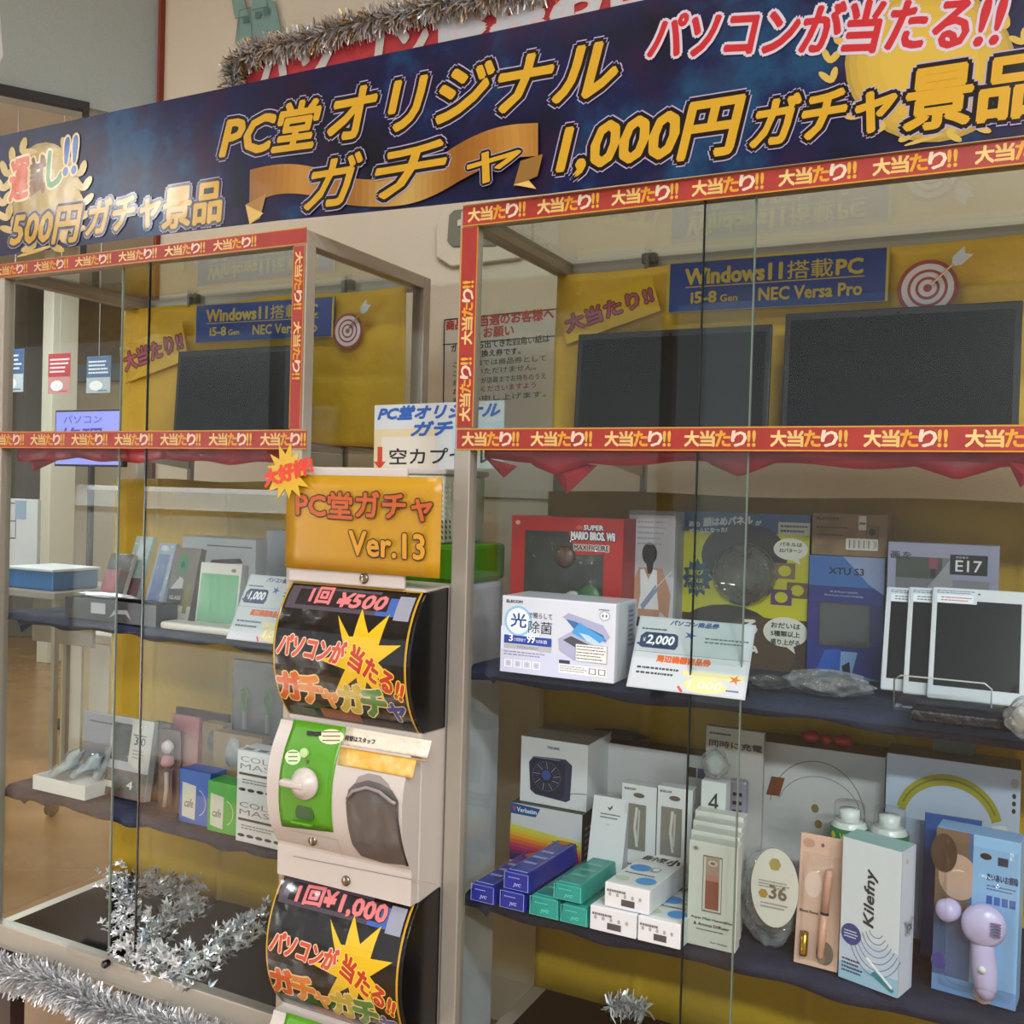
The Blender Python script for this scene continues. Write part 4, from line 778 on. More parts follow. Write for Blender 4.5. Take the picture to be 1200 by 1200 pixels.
# back support box
o, c, f, s, tp, fr = carton('support_belt_box', 'tall white box printed with a person seen from behind in white top', 'box', (737.5, 598), (792, 601), Z1, mat('pale_grey_box', '#c3c3cc', .35), .07, Y=1.86); vfit(f, fr, 735)
f.rect(.55, .45, 1, .95, '#b3b0b8'); f.poly([(.1, .35), (.25, .52), (.75, .52), (.95, .3), (.9, .1), (.72, .16), (.7, .05), (.25, .05), (.25, .18), (.12, .12)], '#b98f78'); f.disc((.47, .64), .16, .095, '#2c221e'); f.poly([(.4, .58), (.56, .58), (.55, .47), (.44, .47)], '#2c221e')
f.poly([(.28, .5), (.36, .51), (.46, .42), (.56, .51), (.64, .5), (.66, .3), (.7, .17), (.25, .17), (.3, .3)], '#e0e1e6'); f.poly([(.3, .2), (.62, .38), (.68, .34), (.36, .16)], '#8f96b4'); f.poly([(.22, .02), (.72, .02), (.72, .09), (.25, .1)], '#26252b'); f.rect(0, .965, 1, 1, '#85848c'); f.lines(.2, .93, .8, .7, 5, '#9a9aa4', .3); f.line([(.6, .34), (.95, .5)], .001, '#e6e6ea')
f.build('box_print', o); s.rect(0, 0, 1, 1, '#a5a8b0'); s.rect(.2, .1, .8, .9, '#8b8d96'); s.build('side_print', o)
# party game pack
o, c, f, s, tp, fr = carton('party_game_box', 'dark blue, yellow and brown party game pack with round clear window', 'game pack', (801, 599), (950, 600), Z1, mat('game_card', '#5d4a38', .35), .035, Y=1.92)
Y1 = '#b9b424'; f.rect(0, .3, 1, 1, Y1); f.rect(0, .87, 1, 1, '#3e5a86'); f.rect(0, 0, 1, .33, '#4a3a2c'); f.disc((.5, .72), .34, .22, '#37302a'); f.disc((.38, .2), .4, .2, '#3a2f26', 20); f.disc((.62, .12), .3, .22, '#55432f', 20)
f.poly([(.2, .98), (.7, .9), (.62, 1), (.3, 1)], '#34527e'); f.text('顔はめパネル', '#d3d8e2', (.17, .905), (.56, .93), (.17, .96), bold=.12); f.text('あの', '#d3d8e2', (.05, .9), (.14, .9), h=.035, bold=.1); f.text('が', '#d3d8e2', (.585, .925), (.63, .925), h=.03, bold=.1); f.text('ゲームになった!', '#d3d8e2', (.05, .855), (.36, .875), (.05, .885), bold=.1)
f.star((.13, .56), .13, .095, 12, '#2f4a5c', sy=1); f.text('遊び', Y1, (.06, .58), (.18, .58), h=.035, bold=.08); f.text('方は', Y1, (.06, .53), (.18, .53), h=.03, bold=.08); f.text('いろいろ', Y1, (.05, .48), (.2, .48), h=.03, bold=.08)
f.rect(.76, .87, 1, .95, '#c5c7b8'); f.lines(.78, .94, .98, .88, 2, '#3a4a55')
for (x, y, a, b, tx) in ((.86, .78, .13, .07, ('パネルは', '32パターン')), (.84, .25, .17, .095, ('おだいは', '5種類以上', '盛り上がる'))):
    f.disc((x, y), a, b, '#d2d2c6'); f.poly([(x-.02, y-b*.8), (x+.06, y-b*.8), (x+.08, y-b*1.4)], '#d2d2c6')
    for i, q in enumerate(tx): f.text(q, '#3b3a34', (x-a*.65, y+b*.25-i*b*.55), (x+a*.65, y+b*.25-i*b*.55), h=b*.36, bold=.08)
for x, y, cc in ((.82, .64, '#7a6148'), (.92, .52, '#6b5138'), (.8, .47, '#5b3f63')): f.rect(x-.08, y-.05, x+.08, y+.05, cc); f.disc((x, y), .05, .035, Y1, 14)
f.text('る', '#d8d8d2', (.5, .22), (.62, .22), h=.09, bold=.12); f.text('ゲーム', '#d8d8d2', (.34, .1), (.63, .1), h=.08, bold=.12); f.build('box_print', o, INKG)
O, ex, ey, n, W, H = fr
MB().lathe(onplane(872, 673, O+n*.004, n)-n*.0035, n, [(W*.262, 0), (W*.262, .003), (W*.25, .006), (W*.24, .006), (W*.235, .003)], 36).build('window_rim', CLEAR2, o, smooth=True)
kc = onplane(872, 673, O+n*.0015, n); MB().lathe(kc, n, [(W*.25, 0), (W*.25, .0012)], 32).build('window_backing', mat('murky_window', '#6c6653', .3, var=(14, '#837b64')), o)
MB().lathe(kc+n*.003, n, [(W*.25, 0), (W*.2, .006), (W*.1, .009), (0, .010)], 28).build('window_dome', CLEAR, o, smooth=True)
# plain brown box and the blue camera box
o, c, f, s, tp, fr = carton('blue_camera_box', 'blue to violet action camera box with a clear square window', 'box', (949, 650), (1037.5, 655), Z1, mat('deep_blue_card', '#26347c', .3, var=(5, '#3d3a86')), .08, Y=2.0-.09)
f.rect(0, .75, 1, 1, '#3f6bb0'); f.poly([(.45, 1), (1, 1), (1, .7), (.8, .78)], '#8d9cc4'); f.rect(0, .3, 1, .62, '#3a2f74'); f.text('XTU S3', '#14162a', (.27, .85), (.73, .85), h=.055, bold=.06); f.text('4K 60 Photo Capability', '#c5cbe0', (.29, .695), (.66, .695), h=.02); f.text('Dual Lens Screen Display', '#c5cbe0', (.22, .665), (.73, .665), h=.02)
f.rect(.16, .26, .84, .62, '#4a4644'); f.poly([(.12, .02), (.25, .22), (.45, .24), (.45, 0), (.1, 0)], '#2f5ab4'); f.poly([(.45, 0), (.46, .22), (.68, .22), (.62, .05), (1, .0)], '#7fa3cf'); f.poly([(.5, .02), (.48, .1), (.58, .14), (.6, .02)], '#1d1e26'); f.build('box_print', o, INKG)
O, ex, ey, n, W, H = fr; MB().fbox(O, ex, ey, n, W*.15, W*.85, H*.25, H*.63, .001, .012).build('window_blister', CLEAR2, o, bevel=.006)
zc_ = float(O[2]+H)
o, c, f, s, tp, fr = carton('brown_box', 'plain brown cardboard box with barcode lying on top of blue camera box', 'box', (952.5, 600.5), (1041, 604), zc_+.001, BROWNC, .085, Y=1.908)
f.text('ELECOM', '#332d24', (.06, .84), (.35, .84), h=.06, bold=.12); f.lines(.05, .7, .55, .62, 1, '#4a4032', .4); f.lines(.05, .52, .48, .44, 1, '#4a4032', .4); f.lines(.05, .25, .3, .05, 4, '#54493a', .3)
f.rect(.62, .62, .72, .95, '#cdc8c0'); f.rect(.63, .75, .71, .8, '#5a5550'); f.frame(.72, .45, .88, .72, .008, '#352e25'); f.disc((.8, .58), .05, .09, '#352e25', 6); f.rect(.46, .15, .88, .42, '#d3d1cb')
for i in range(14): f.rect(.5+.021*i, .19, .5+.021*i+.004+.008*(i*7 % 3 == 0), .38, '#2a2724')
f.text('2W', '#2a2724', (.82, .2), (.865, .2), h=.17); f.build('box_print', o)
# dash camera box E17
o, c, f, s, tp, fr = carton('action_camera_box', 'grey-lilac box with street photo and black prize number panel', 'box', (1041, 634.5), (1172, 638.5), Z1, mat('lilac_card', '#9a9cb8', .4), .06, Y=1.87); vfit(f, fr, 725)
f.rect(.08, .0, .6, .82, '#77777c'); f.rect(.08, .55, .5, .82, '#4a4f46'); f.poly([(.3, .3), (.58, .82), (.6, .82), (.6, .3)], '#9c9ca2'); f.rect(.38, .68, .46, .82, '#8c4a58'); f.disc((.42, .62), .025, .06, '#2c2a30', 10); f.text('画', '#2b2c36', (.03, .79), (.11, .79), h=.09, bold=.05); f.text('を', '#33343e', (.14, .79), (.22, .79), h=.09, bold=.05)
f.rect(.57, .62, .9, .87, '#1c1b20'); f.text('景品番号', '#c9c9cc', (.62, .825), (.73, .825), h=.025); f.text('E17', '#e4e4e6', (.62, .66), (.85, .66), h=.14, bold=.03); f.rect(.6, .1, .92, .55, '#86878c'); f.build('box_print', o); 
# tablets on their clear stand
def tablet(TL, TR, Y, label, first=False, off=0):
    o, c, f, s, tp, fr = carton('tablet', label, 'tablet', TL, TR, Z1+.012, mat('white_tablet', '#c6cad2', .2), .008, Y=Y, yaw=0.0, lean=.30, bevel=.003, group='white tablets on the clear stand')
    O, ex, ey, n, W, H = fr
    MB().fbox(O, ex, ey, n, W*.06, W*.94, H*.115, H*.885, .0, .0006).build('screen', SCREEN, o)
    f.h0 = .001; f.disc((.5, .95), .012, .008, '#3a3a3e', 10); f.rect(.03, .855, .48, .985, '#c3cede'); f.rect(.06, .86, .44, .93, '#dfe3ea'); f.lines(.05, .975, .45, .94, 2, '#4a566e', .4); f.lines(.1, .92, .42, .87, 2, '#b0606a' if first else '#5a647a', .4); f.build('price_sticker', o, INKG)
    return o
tablet((1039, 687), (1150, 694), 1.752, 'white tablet at the back, leftmost of the three fanned out')
tablet((1065, 687), (1176, 694), 1.737, 'white tablet in the middle of the three fanned out')
tablet((1093, 687), (1205, 695), 1.722, 'white tablet in front, its whole black screen in view', True)
t = thing('tablet_stand', 'clear acrylic stand holding the three white tablets', 'stand', (-.06, 1.72, Z1)); a = atZ(1041, 843, Z1); b = atZ(1160, 858, Z1)
MB().box(a[0], b[0]+.02, 1.665, 1.84, Z1+.0005, Z1+.0045).build('base_plate', CLEAR2, t); 
MB().prism([V3(a[0], 1.664, Z1+.001), V3(b[0]+.0, 1.664, Z1+.001), V3(b[0], 1.650, Z1+.05), V3(b[0]-.01, 1.648, Z1+.058), V3(a[0]+.01, 1.648, Z1+.058), V3(a[0], 1.650, Z1+.05)], (0, .003, 0)).build('front_lip', CLEAR2, t)
MB().tube([V3(a[0], 1.664, Z1+.002), V3(a[0], 1.650, Z1+.05), V3(a[0]+.01, 1.648, Z1+.058), V3(b[0]-.01, 1.648, Z1+.058), V3(b[0], 1.650, Z1+.05), V3(b[0], 1.664, Z1+.002)], .0014, 6).build('lip_edge', mat('bright_acrylic_edge', '#b5bab8', .1), t, smooth=True)
# vouchers
def voucher(TL, TR, B, z, val, label, lean=.5):
    o, c, f, s, tp, fr = carton('voucher_card', label, 'voucher', TL, TR, z, WHITE, .0015, B=B, lean=lean, bevel=0, group='gift vouchers at the shelf edges')
    bl_, or_ = '#2a4a86', '#c8622a'; f.rect(0, 0, 1, 1, '#b4bac4'); f.rect(.02, .02, .98, .98, '#bcc4cb'); f.rect(.0, .5, 1, .506, '#7d828a')
    f.text('パソコン商品券', bl_, (.28, .9), (.7, .9), h=.07, bold=.12, shear=.2); f.lines(.04, .85, .3, .8, 1, '#4a5160'); f.poly([(.04, .58), (.07, .56), (.36, .56), (.38, .62), (.37, .75), (.34, .78), (.08, .78), (.04, .72)], '#2c4062')
    f.text('¥', '#dfe3ea', (.065, .64), (.09, .64), h=.06); f.text(val, '#e6e9f0', (.1, .6), (.34, .6), h=.14, bold=.08, shear=.15); f.star((.47, .78), .06, .02, 5, '#3a5a9a', sy=1.2); f.lines(.6, .78, .96, .68, 2, '#5a6474', .4)
    f.text('周辺機器商品券', or_, (.22, .38), (.68, .38), h=.09, bold=.14); f.lines(.06, .32, .42, .18, 2, '#444c5a', .4); f.poly([(.46, .3), (.97, .3), (.97, .22), (.46, .22)], '#d2cf9a'); f.disc((.66, .12), .18, .1, '#d9d392', 16); f.text('1,000', '#e6e6da', (.52, .06), (.8, .06), h=.12, bold=.04, shear=.15)
    f.star((.9, .24), .055, .02, 5, '#c8702e', sy=1.2); f.line([(.44, .08), (.48, .01)], .004, '#c8502e'); f.lines(.84, .12, .96, .06, 1, '#5a606c', .4); f.line([(.04, .6), (.02, .62)], .004, bl_); f.build('voucher_print', o, INKG)
voucher((750.6, 721.6), (886.6, 727.4), (728, 804), Z1+.001, '2,000', 'leaning white voucher card reading 2,000 in front of the game pack')
# bags and pouches
def bag(name, label, cat, cx, cy, z, rx, ry, rz, m, seed, core=None, Yp=None):
    a = atZ(cx, cy, z+rz*.9) if Yp is None else atY(cx, cy, Yp); a = np.array(a); a[2] = z+.0015; R = random.Random(seed); ph = [R.uniform(0, 6) for _ in range(8)]
    def fn(u, v, k=1):
        t, p = 2*math.pi*u, math.pi*(v-.5); q = 1+.10*math.sin(3*t+ph[0]+4*p)+.07*math.sin(7*t+ph[1]-5*p)+.05*math.sin(13*t+9*p+ph[2])
        return V3(a[0]+rx*k*q*math.cos(t)*math.cos(p), a[1]+ry*k*q*math.sin(t)*math.cos(p), a[2]+max(0, rz+rz*k*(1+.1*math.sin(5*t+ph[3]))*math.sin(p)*.95))
    o = MB().grid(56, 32, lambda u, v: fn(u, v)).build(name, m, base=tuple(a), smooth=True); tag(o, label, cat)
    if core: 
        w = MB().grid(20, 12, lambda u, v: fn(u, v, .72)).build('contents', core, o, smooth=True)
    return o
FOIL = mat('crinkled_silver_film', '#8b8c8c', .15, .8, bump=(70, 1.0, .03), var=(30, '#3d3d3d'))
bag('foil_pouch', 'small silver crinkled pouch right beside the voucher card', 'pouch', 900, 802, Z1, .036, .02, .014, FOIL, 11)
bag('plastic_bag', 'crinkled clear bag of grey parts between pouch and tablets', 'bag', 971, 803, Z1, .068, .034, .022, BAG, 12, mat('dark_grey_contents', '#4a4b4c', .3, .5, bump=(60, 1, .02)))
MB_ = MB().fbox(atZ(1040, 862, Z1)+V3(.02, .11, .002), X, Y_, Z, 0, .17, 0, .1, 0, .018).build('wallet', mat('black_leather', '#141318', .5, bump=(80, .3)), bevel=.004); tag(MB_, 'flat black leather wallet under the tablets', 'wallet')
a = atZ(1190, 862, Z1); o = bag('round_jar_bag', 'grey rounded bag at the right edge of the shelf', 'bag', 1206, 845, Z1, .03, .03, .03, BAG, 15, mat('grey_jar', '#a5a59c', .4))
# ---- right case, lower goods shelf (Z2)
o, c, f, s, tp, fr = carton('disc_box', 'white disc box with rainbow gradient stripes under the fan box', 'box', (599, 940), (682.5, 949), Z2, mat('white_disc_box', '#c5c6ca', .35), .15, Y=1.80); vfit(f, fr, 1008)
g = ['#1f2d4c', '#3a2a58', '#6b2a5c', '#93305a', '#b03c52', '#c4593c', '#cf7c30', '#d2a034', '#cdb53a', '#c3c04c']
for i, q in enumerate(g): f.poly([(0, .02+.062*i), (1, .0+.05*i+.02), (1, .02+.05*(i+1)+.02), (0, .02+.062*(i+1))], q)
f.poly([(0, .82), (.36, .82), (.42, .97), (0, 1)], '#24508c'); f.text('V', '#d0402e', (.03, .87), (.075, .87), h=.07, bold=.15); f.text('Verbatim', '#dfe6f0', (.09, .865), (.37, .865), h=.075, bold=.05)
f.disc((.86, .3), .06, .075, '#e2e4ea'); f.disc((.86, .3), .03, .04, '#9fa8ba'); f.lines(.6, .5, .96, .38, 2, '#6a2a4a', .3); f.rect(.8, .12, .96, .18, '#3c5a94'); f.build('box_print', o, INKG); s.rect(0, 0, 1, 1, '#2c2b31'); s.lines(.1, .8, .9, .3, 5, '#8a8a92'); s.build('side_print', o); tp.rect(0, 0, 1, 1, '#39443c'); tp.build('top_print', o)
zt_ = float(fr[0][2]+fr[5])
o, c, f, s, tp, fr = carton('fan_box', 'square white box with navy desk fan picture on the disc box', 'box', (611, 862), (689.5, 865), zt_+.0015, WHITE, .13, Y=1.815)
f.text('TISUKE', '#27407c', (.4, .865), (.58, .865), h=.035, bold=.12); N1 = '#1b2038'
f.poly([(.16, .2), (.13, .62), (.2, .72), (.68, .74), (.78, .66), (.76, .14), (.7, .1), (.24, .14)], '#2b3150'); f.poly([(.16, .22), (.15, .62), (.2, .69), (.62, .71), (.68, .66), (.67, .16), (.6, .13), (.24, .16)], N1)
f.disc((.4, .44), .22, .23, '#343c5e'); f.disc((.4, .44), .2, .21, '#161a2c')
for i in range(26): t_ = i*2*math.pi/26; f.line([(.4+.1*math.cos(t_), .44+.11*math.sin(t_)), (.4+.2*math.cos(t_+.12), .44+.21*math.sin(t_+.12))], .0008, '#a9b4c4' if i % 3 == 0 else '#4a5478')
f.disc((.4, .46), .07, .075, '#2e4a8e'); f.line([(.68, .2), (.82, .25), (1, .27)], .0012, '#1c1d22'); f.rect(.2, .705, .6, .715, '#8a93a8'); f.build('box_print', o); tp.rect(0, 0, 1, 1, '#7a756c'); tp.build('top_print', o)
# video tapes in long tapering cartons
def vtape(px4, L, z, col, ink_, label, grp, dx=.08, yaw=0):
    a, b = atZ(*px4[0], z), atZ(*px4[1], z); y0 = 1.606; a[1] = b[1] = y0; w = b[0]-a[0]; h = float(atY(*px4[2], y0)[2])-z; h = max(.03, h)
    back = V3(dx*L, L, 0); ring = [V3(a[0], y0, z), V3(b[0], y0, z), V3(b[0]-.006, y0, z+h), V3(a[0]+.006, y0, z+h)]
    o = MB().prism(ring[::-1], back).build('tape_carton', col, base=(a[0]+w/2, y0+L/2, z), bevel=.0015); tag(o, label, 'video tape carton', grp)
    f = Canvas(V3(a[0], y0, z), X, Z, w, h); f.frame(.04, .04, .96, .94, .02, ink_); f.text('JVC', ink_, (.4, .2), (.68, .2), h=.2, bold=.12, shear=.15); f.lines(.2, .75, .7, .6, 1, ink_, .3)
    f.build('end_print', o, INKG); bu = back/np.linalg.norm(back)
    T = Canvas(V3(a[0]+.006, y0, z+h)+V3(0, 0, 0), X, bu, w-.012, L); T.n = Z; T.frame(.05, .02, .95, .98, .015, ink_); T.lines(.15, .55, .85, .15, 3, ink_, .3); T.disc((.5, .75), .3, .06, '#b0613c' if 'blue' in label else '#3f8f84'); T.text('VHS', ink_, (.2, .4), (.8, .4), h=.12, bold=.1) if 0 else None
    T.build('top_print', o, INKG); return o, h
VB = mat('blue_tape_carton', '#1c2c96', .18, bump=(20, .2), var=(18, '#2a2f7c')); VT = mat('teal_tape_carton', '#1f8078', .25, bump=(20, .2), var=(18, '#2c8f84')); bi, ti = '#93a2dc', '#5fb8a8'
o, h1 = vtape(((550, 1055), (580, 1061), (551, 1033)), .24, Z2+.001, VB, bi, 'royal blue video tape carton lying at the far left shelf corner', 'blue video tape cartons')
o, h1 = vtape(((584, 1063), (616, 1069), (586, 1041)), .24, Z2+.001, VB, bi, 'royal blue video tape carton beneath the top blue one', 'blue video tape cartons')
vtape(((590, 1040), (622, 1046), (591, 1019)), .25, Z2+.003+h1, VB, bi, 'royal blue video tape carton lying on top of the other blue ones', 'blue video tape cartons')
o, h1 = vtape(((619, 1071), (654, 1080), (623, 1048)), .22, Z2+.001, VT, ti, 'teal video tape carton, lower left of the three', 'teal video tape cartons')
vtape(((656, 1079), (689, 1087), (658, 1058)), .22, Z2+.001, VT, ti, 'teal video tape carton, lower right of the three', 'teal video tape cartons')
vtape(((643, 1056), (680, 1062), (646, 1033)), .23, Z2+.003+h1, VT, ti, 'teal video tape carton stacked on top of two others', 'teal video tape cartons')
# clear capsule on tapes & small orange things behind the tapes
o, c, f, s, tp, fr = carton('clear_case', 'small clear plastic case standing between the blue and teal tapes', 'case', (648, 1001), (676, 1006), Z2, CLEAR2, .02, Y=1.79)
# white stylus box leaning
o, c, f, s, tp, fr = carton('stylus_box', 'long narrow white box leaning beside the rainbow disc box', 'box', (696, 931), (737, 937), Z2, WHITE, .03, Y=1.74, lean=.22)
f.poly([(.42, .9), (.5, .86), (.58, .9), (.55, .92), (.5, .89)], '#4a4d58'); f.lines(.25, .84, .8, .77, 2, '#4a4d58', .35); f.rect(.44, .1, .54, .7, '#cfd3da'); f.disc((.49, .72), .05, .012, '#b9bec8'); f.build('box_print', o); s.rect(0, 0, 1, 1, '#b7b9be'); s.build('side_print', o)
# cable boxes on their hang tabs
def cablebox(TL, TR, Y, title, num, label):
    o, c, f, s, tp, fr = carton('cable_box', label, 'box', TL, TR, Z2, WHITE, .03, Y=Y, group='white charging cable boxes'); O, ex, ey, n, W, H = fr
    f.rect(.12, .42, .72, .83, '#8b857c'); f.line([(.45, .8), (.4, .62), (.48, .45)], .005, '#d8d8d6'); f.line([(.52, .78), (.5, .5)], .004, '#c4c4c2'); f.disc((.5, .91), .16, .022, '#5d564c', 16)
    f.text('ELECOM', '#45454d', (.08, .95), (.4, .95), h=.018, bold=.1); f.disc((.8, .33), .13, .05, '#b8b6b0'); f.text(title, '#2c2d33', (.05, .27), (.5, .27), h=.035, bold=.05); f.lines(.05, .25, .5, .19, 2, '#5a5c64', .4)
    f.text(num, '#2c2d33', (.28, .08), (.72, .08), h=.075, bold=.01); f.text('m', '#2c2d33', (.78, .08), (.9, .08), h=.03); f.lines(.55, .25, .8, .2, 1, '#6a8ab4', .4); f.build('box_print', o, INK)
    MB().fbox(O, ex, ey, n, W*.12, W*.72, H*.42, H*.83, .001, .006).build('cable_blister', CLEAR2, o, bevel=.003); s.rect(0, 0, 1, 1, '#a9aab0'); s.lines(.2, .9, .8, .3, 8, '#7a7c84', .3); s.build('side_print', o); return o
cablebox((729, 917), (770, 921), 1.78, 'Type-C', '1.0', 'white cable box with grey window marked 1.0, beside stylus box')
cablebox((771, 920), (812, 926), 1.775, 'USB C to C', '2.0', 'white cable box with grey window marked 2.0, right of its twin')
# small white blue-spotted boxes lying flat
def lying(BL, BR, L, h, z, label, y0=1.606, dx=.10):
    a, b = atZ(*BL, z), atZ(*BR, z); a[1] = b[1] = y0; a[0] = atY(*BL, y0)[0]; b[0] = atY(*BR, y0)[0]; ex = X; w = b[0]-a[0]; bk = V3(dx, 1, 0); bk /= np.linalg.norm(bk)
    O = V3(a[0], y0, z); ring = [O, O+X*w, O+X*w+Z*h, O+Z*h]; o = MB().prism(ring[::-1], bk*L).build('toothbrush_box', WHITE, base=(a[0]+w/2, y0+L/2, z), bevel=.001); tag(o, label, 'box', 'white boxes with blue spots lying flat')
    f = Canvas(O, X, Z, w, h); f.rect(.38, .15, .68, .42, '#4a4642'); f.lines(.05, .8, .55, .6, 1, '#6a6a6c', .5)
    for i in range(5): f.disc((.12+.17*i, .55), .035, .09, '#9a9a98', 8)
    f.build('end_print', o); T = Canvas(O+Z*h, X, bk, w, L); T.n = Z; T.rect(.02, .78, .98, .97, '#dcdcd8'); T.text('超小型', '#2b2622', (.08, .8), (.6, .8), h=.14, bold=.08); T.text('小', '#2b2622', (.66, .76), (.94, .76), h=.2, bold=.1)
    T.disc((.3, .55), .24, .1, '#3f86c8'); T.disc((.72, .22), .22, .1, '#4a90cf'); T.disc((.62, .56), .13, .07, '#8f9498'); T.disc((.64, .57), .07, .04, '#e0e0de'); T.disc((.2, .2), .16, .06, '#b8c8a2'); T.lines(.1, .4, .9, .34, 1, '#55585c', .5); T.build('top_print', o); return o
lying((691, 1090), (745, 1102), .17, .042, Z2+.001, 'white box with blue spots lying flat, lower left of the three')
lying((747, 1102), (797, 1113), .17, .042, Z2+.001, 'white box with blue spots lying flat, lower right of the three')
lying((708, 1071), (760, 1084), .17, .042, Z2+.0445, 'white box with blue spots lying on top of the two', y0=1.612)
# wide headset boxes at the back
o, c, f, s, tp, fr = carton('flat_white_box', 'wide plain white box standing at the back behind cable boxes', 'box', (690, 867), (830, 885), Z2, mat('plain_white_box', '#cfcdd0', .5), .05, Y=1.93)
f.rect(.84, .82, .91, .9, '#2a2d38'); f.rect(.92, .82, .98, .9, '#31508c'); f.rect(.0, .35, .18, .5, '#8c3040'); f.build('box_print', o); tp.rect(0, 0, 1, 1, '#1c1a1b'); tp.build('top_print', o)
bag('black_pouch', 'black pouch lying on top of the plain white box at the back', 'pouch', 724, 862, float(fr[0][2]+fr[5]), .06, .022, .010, mat('black_fabric', '#17161a', .7), 31)
# charger card and the box marked 4
o, c, f, s, tp, fr = carton('charger_card', 'pale grey multi-port charger card with black Japanese heading', 'card', (828, 850), (895.5, 857), Z2, mat('pale_grey_card', '#b5b3b1', .5), .015, Y=1.86); vfit(f, fr, 960)
f.text('同時に充電', '#26262a', (.06, .79), (.98, .79), h=.07, bold=.08); f.lines(.06, .95, .5, .91, 1, '#3a3a3e', .5); f.build('card_print', o); O, ex, ey, n, W, H = fr
h_ = MB().fbox(O, ex, ey, n, W*.46, W*.78, H*.25, H*.72, .001, .02).build('charger_body', mat('lilac_grey_plastic', '#8f8c9e', .35), o, bevel=.006)
for i in range(4): MB().fbox(O, ex, ey, n, W*.54, W*.70, H*(.63-.05*i), H*(.65-.05*i), .02, .0206).build('usb_port', BLACKM, h_)
o, c, f, s, tp, fr = carton('adapter_box', 'small white box marked 4 in front of the charger card', 'box', (822, 914), (851, 919), Z2, WHITE, .035, Y=1.77)
f.text('4', '#24252b', (.3, .77), (.72, .77), h=.15); f.rect(.35, .4, .65, .62, '#c3c6cc'); f.lines(.2, .3, .8, .1, 3, '#7a7c84', .3); f.build('box_print', o); zt_ = float(fr[0][2]+fr[5])
a = atY(836, 916, 1.785); bag('adapter_bag', 'clear bag of small parts lying on the box marked 4', 'bag', 838, 905, zt_, .024, .014, .028, BAG, 41, mat('white_parts', '#c9cfd2', .4), Yp=1.785)
# headphone boxes
o, c, f, s, tp, fr = carton('headphone_box', 'white headphone box with thin brown headband picture, red bow on top', 'box', (890, 868), (1038, 887), Z2, mat('white_headphone_box', '#cfd0d2', .45), .08, Y=1.92); vfit(f, fr, 990)
def arc_pts(cx, cy, rx, ry, a0, a1, n=18): return [(cx+rx*math.cos(math.radians(a0+(a1-a0)*i/n)), cy+ry*math.sin(math.radians(a0+(a1-a0)*i/n))) for i in range(n+1)]
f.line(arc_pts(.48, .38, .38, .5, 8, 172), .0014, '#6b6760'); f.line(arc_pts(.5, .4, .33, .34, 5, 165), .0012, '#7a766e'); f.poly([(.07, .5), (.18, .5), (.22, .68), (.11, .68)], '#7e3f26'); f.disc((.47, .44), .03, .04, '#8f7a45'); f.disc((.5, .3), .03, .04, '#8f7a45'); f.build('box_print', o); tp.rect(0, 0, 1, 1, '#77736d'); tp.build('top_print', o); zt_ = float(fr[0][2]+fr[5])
a = atY(969, 866, 1.95); t = thing('red_bow', 'small glossy red bow on top of the white headphone box', 'bow', (a[0], 1.95, zt_))
for sg in (-1, 1): MB().grid(16, 10, lambda u, v: (a[0]+sg*(.008+.018*(1-math.cos(math.pi*v))/1.0)*1.0+sg*.004, 1.95+.014*math.cos(2*math.pi*u)*math.sin(math.pi*v), zt_+.014+.012*math.sin(2*math.pi*u)*math.sin(math.pi*v))).build('bow_loop', mat('red_ribbon', '#b3262c', .25), t, smooth=True)
MB().lathe((a[0], 1.943, zt_+.013), Y_, [(.008, -.006), (.010, 0), (.008, .008)], 12).build('knot', mat('red_ribbon', '#b3262c', .25), t, smooth=True)
o, c, f, s, tp, fr = carton('headphone_box', 'pale blue headphone box with yellow-green padded headband picture', 'box', (1039.5, 882), (1197, 908), Z2, mat('pale_blue_box', '#b3c4dc', .4), .08, Y=1.86); vfit(f, fr, 992)
yg = '#9c9a2a'; A_ = arc_pts(.48, .36, .40, .50, 12, 168, 24); B_ = arc_pts(.48, .34, .33, .40, 168, 12, 24); f.poly(A_+B_, yg); A2 = arc_pts(.48, .355, .365, .45, 20, 160, 24); f.line(A2, .003, '#77761f'); f.poly([(.8, .4), (.9, .42), (.96, .22), (.84, .2)], '#d4d8de'); f.poly([(.06, .42), (.15, .4), (.12, .2), (.04, .2)], '#c4ccd6')
for i in range(3): f.disc((.955, .73-.075*i), .014, .026, '#23252c', 12)
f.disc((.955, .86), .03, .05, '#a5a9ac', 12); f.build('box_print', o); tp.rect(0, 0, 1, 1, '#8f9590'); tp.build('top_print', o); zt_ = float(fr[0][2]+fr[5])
o = MB().fbox(atY(1125, 878, 1.93)*V3(1, 1, 0)+V3(-.045, 0, zt_+.001), X, Y_, Z, 0, .07, -.02, .02, 0, .026).build('teal_packet', mat('dark_teal_packet', '#28504c', .4), bevel=.003); tag(o, 'small dark teal packet on top of the pale blue headphone box', 'packet')
o, c, f, s, tp, fr = carton('blue_card', 'plain dark blue card standing before the pale blue headphone box', 'card', (1084, 952), (1151, 963), Z2, mat('blue_card', '#2554a0', .4), .004, Y=1.80)
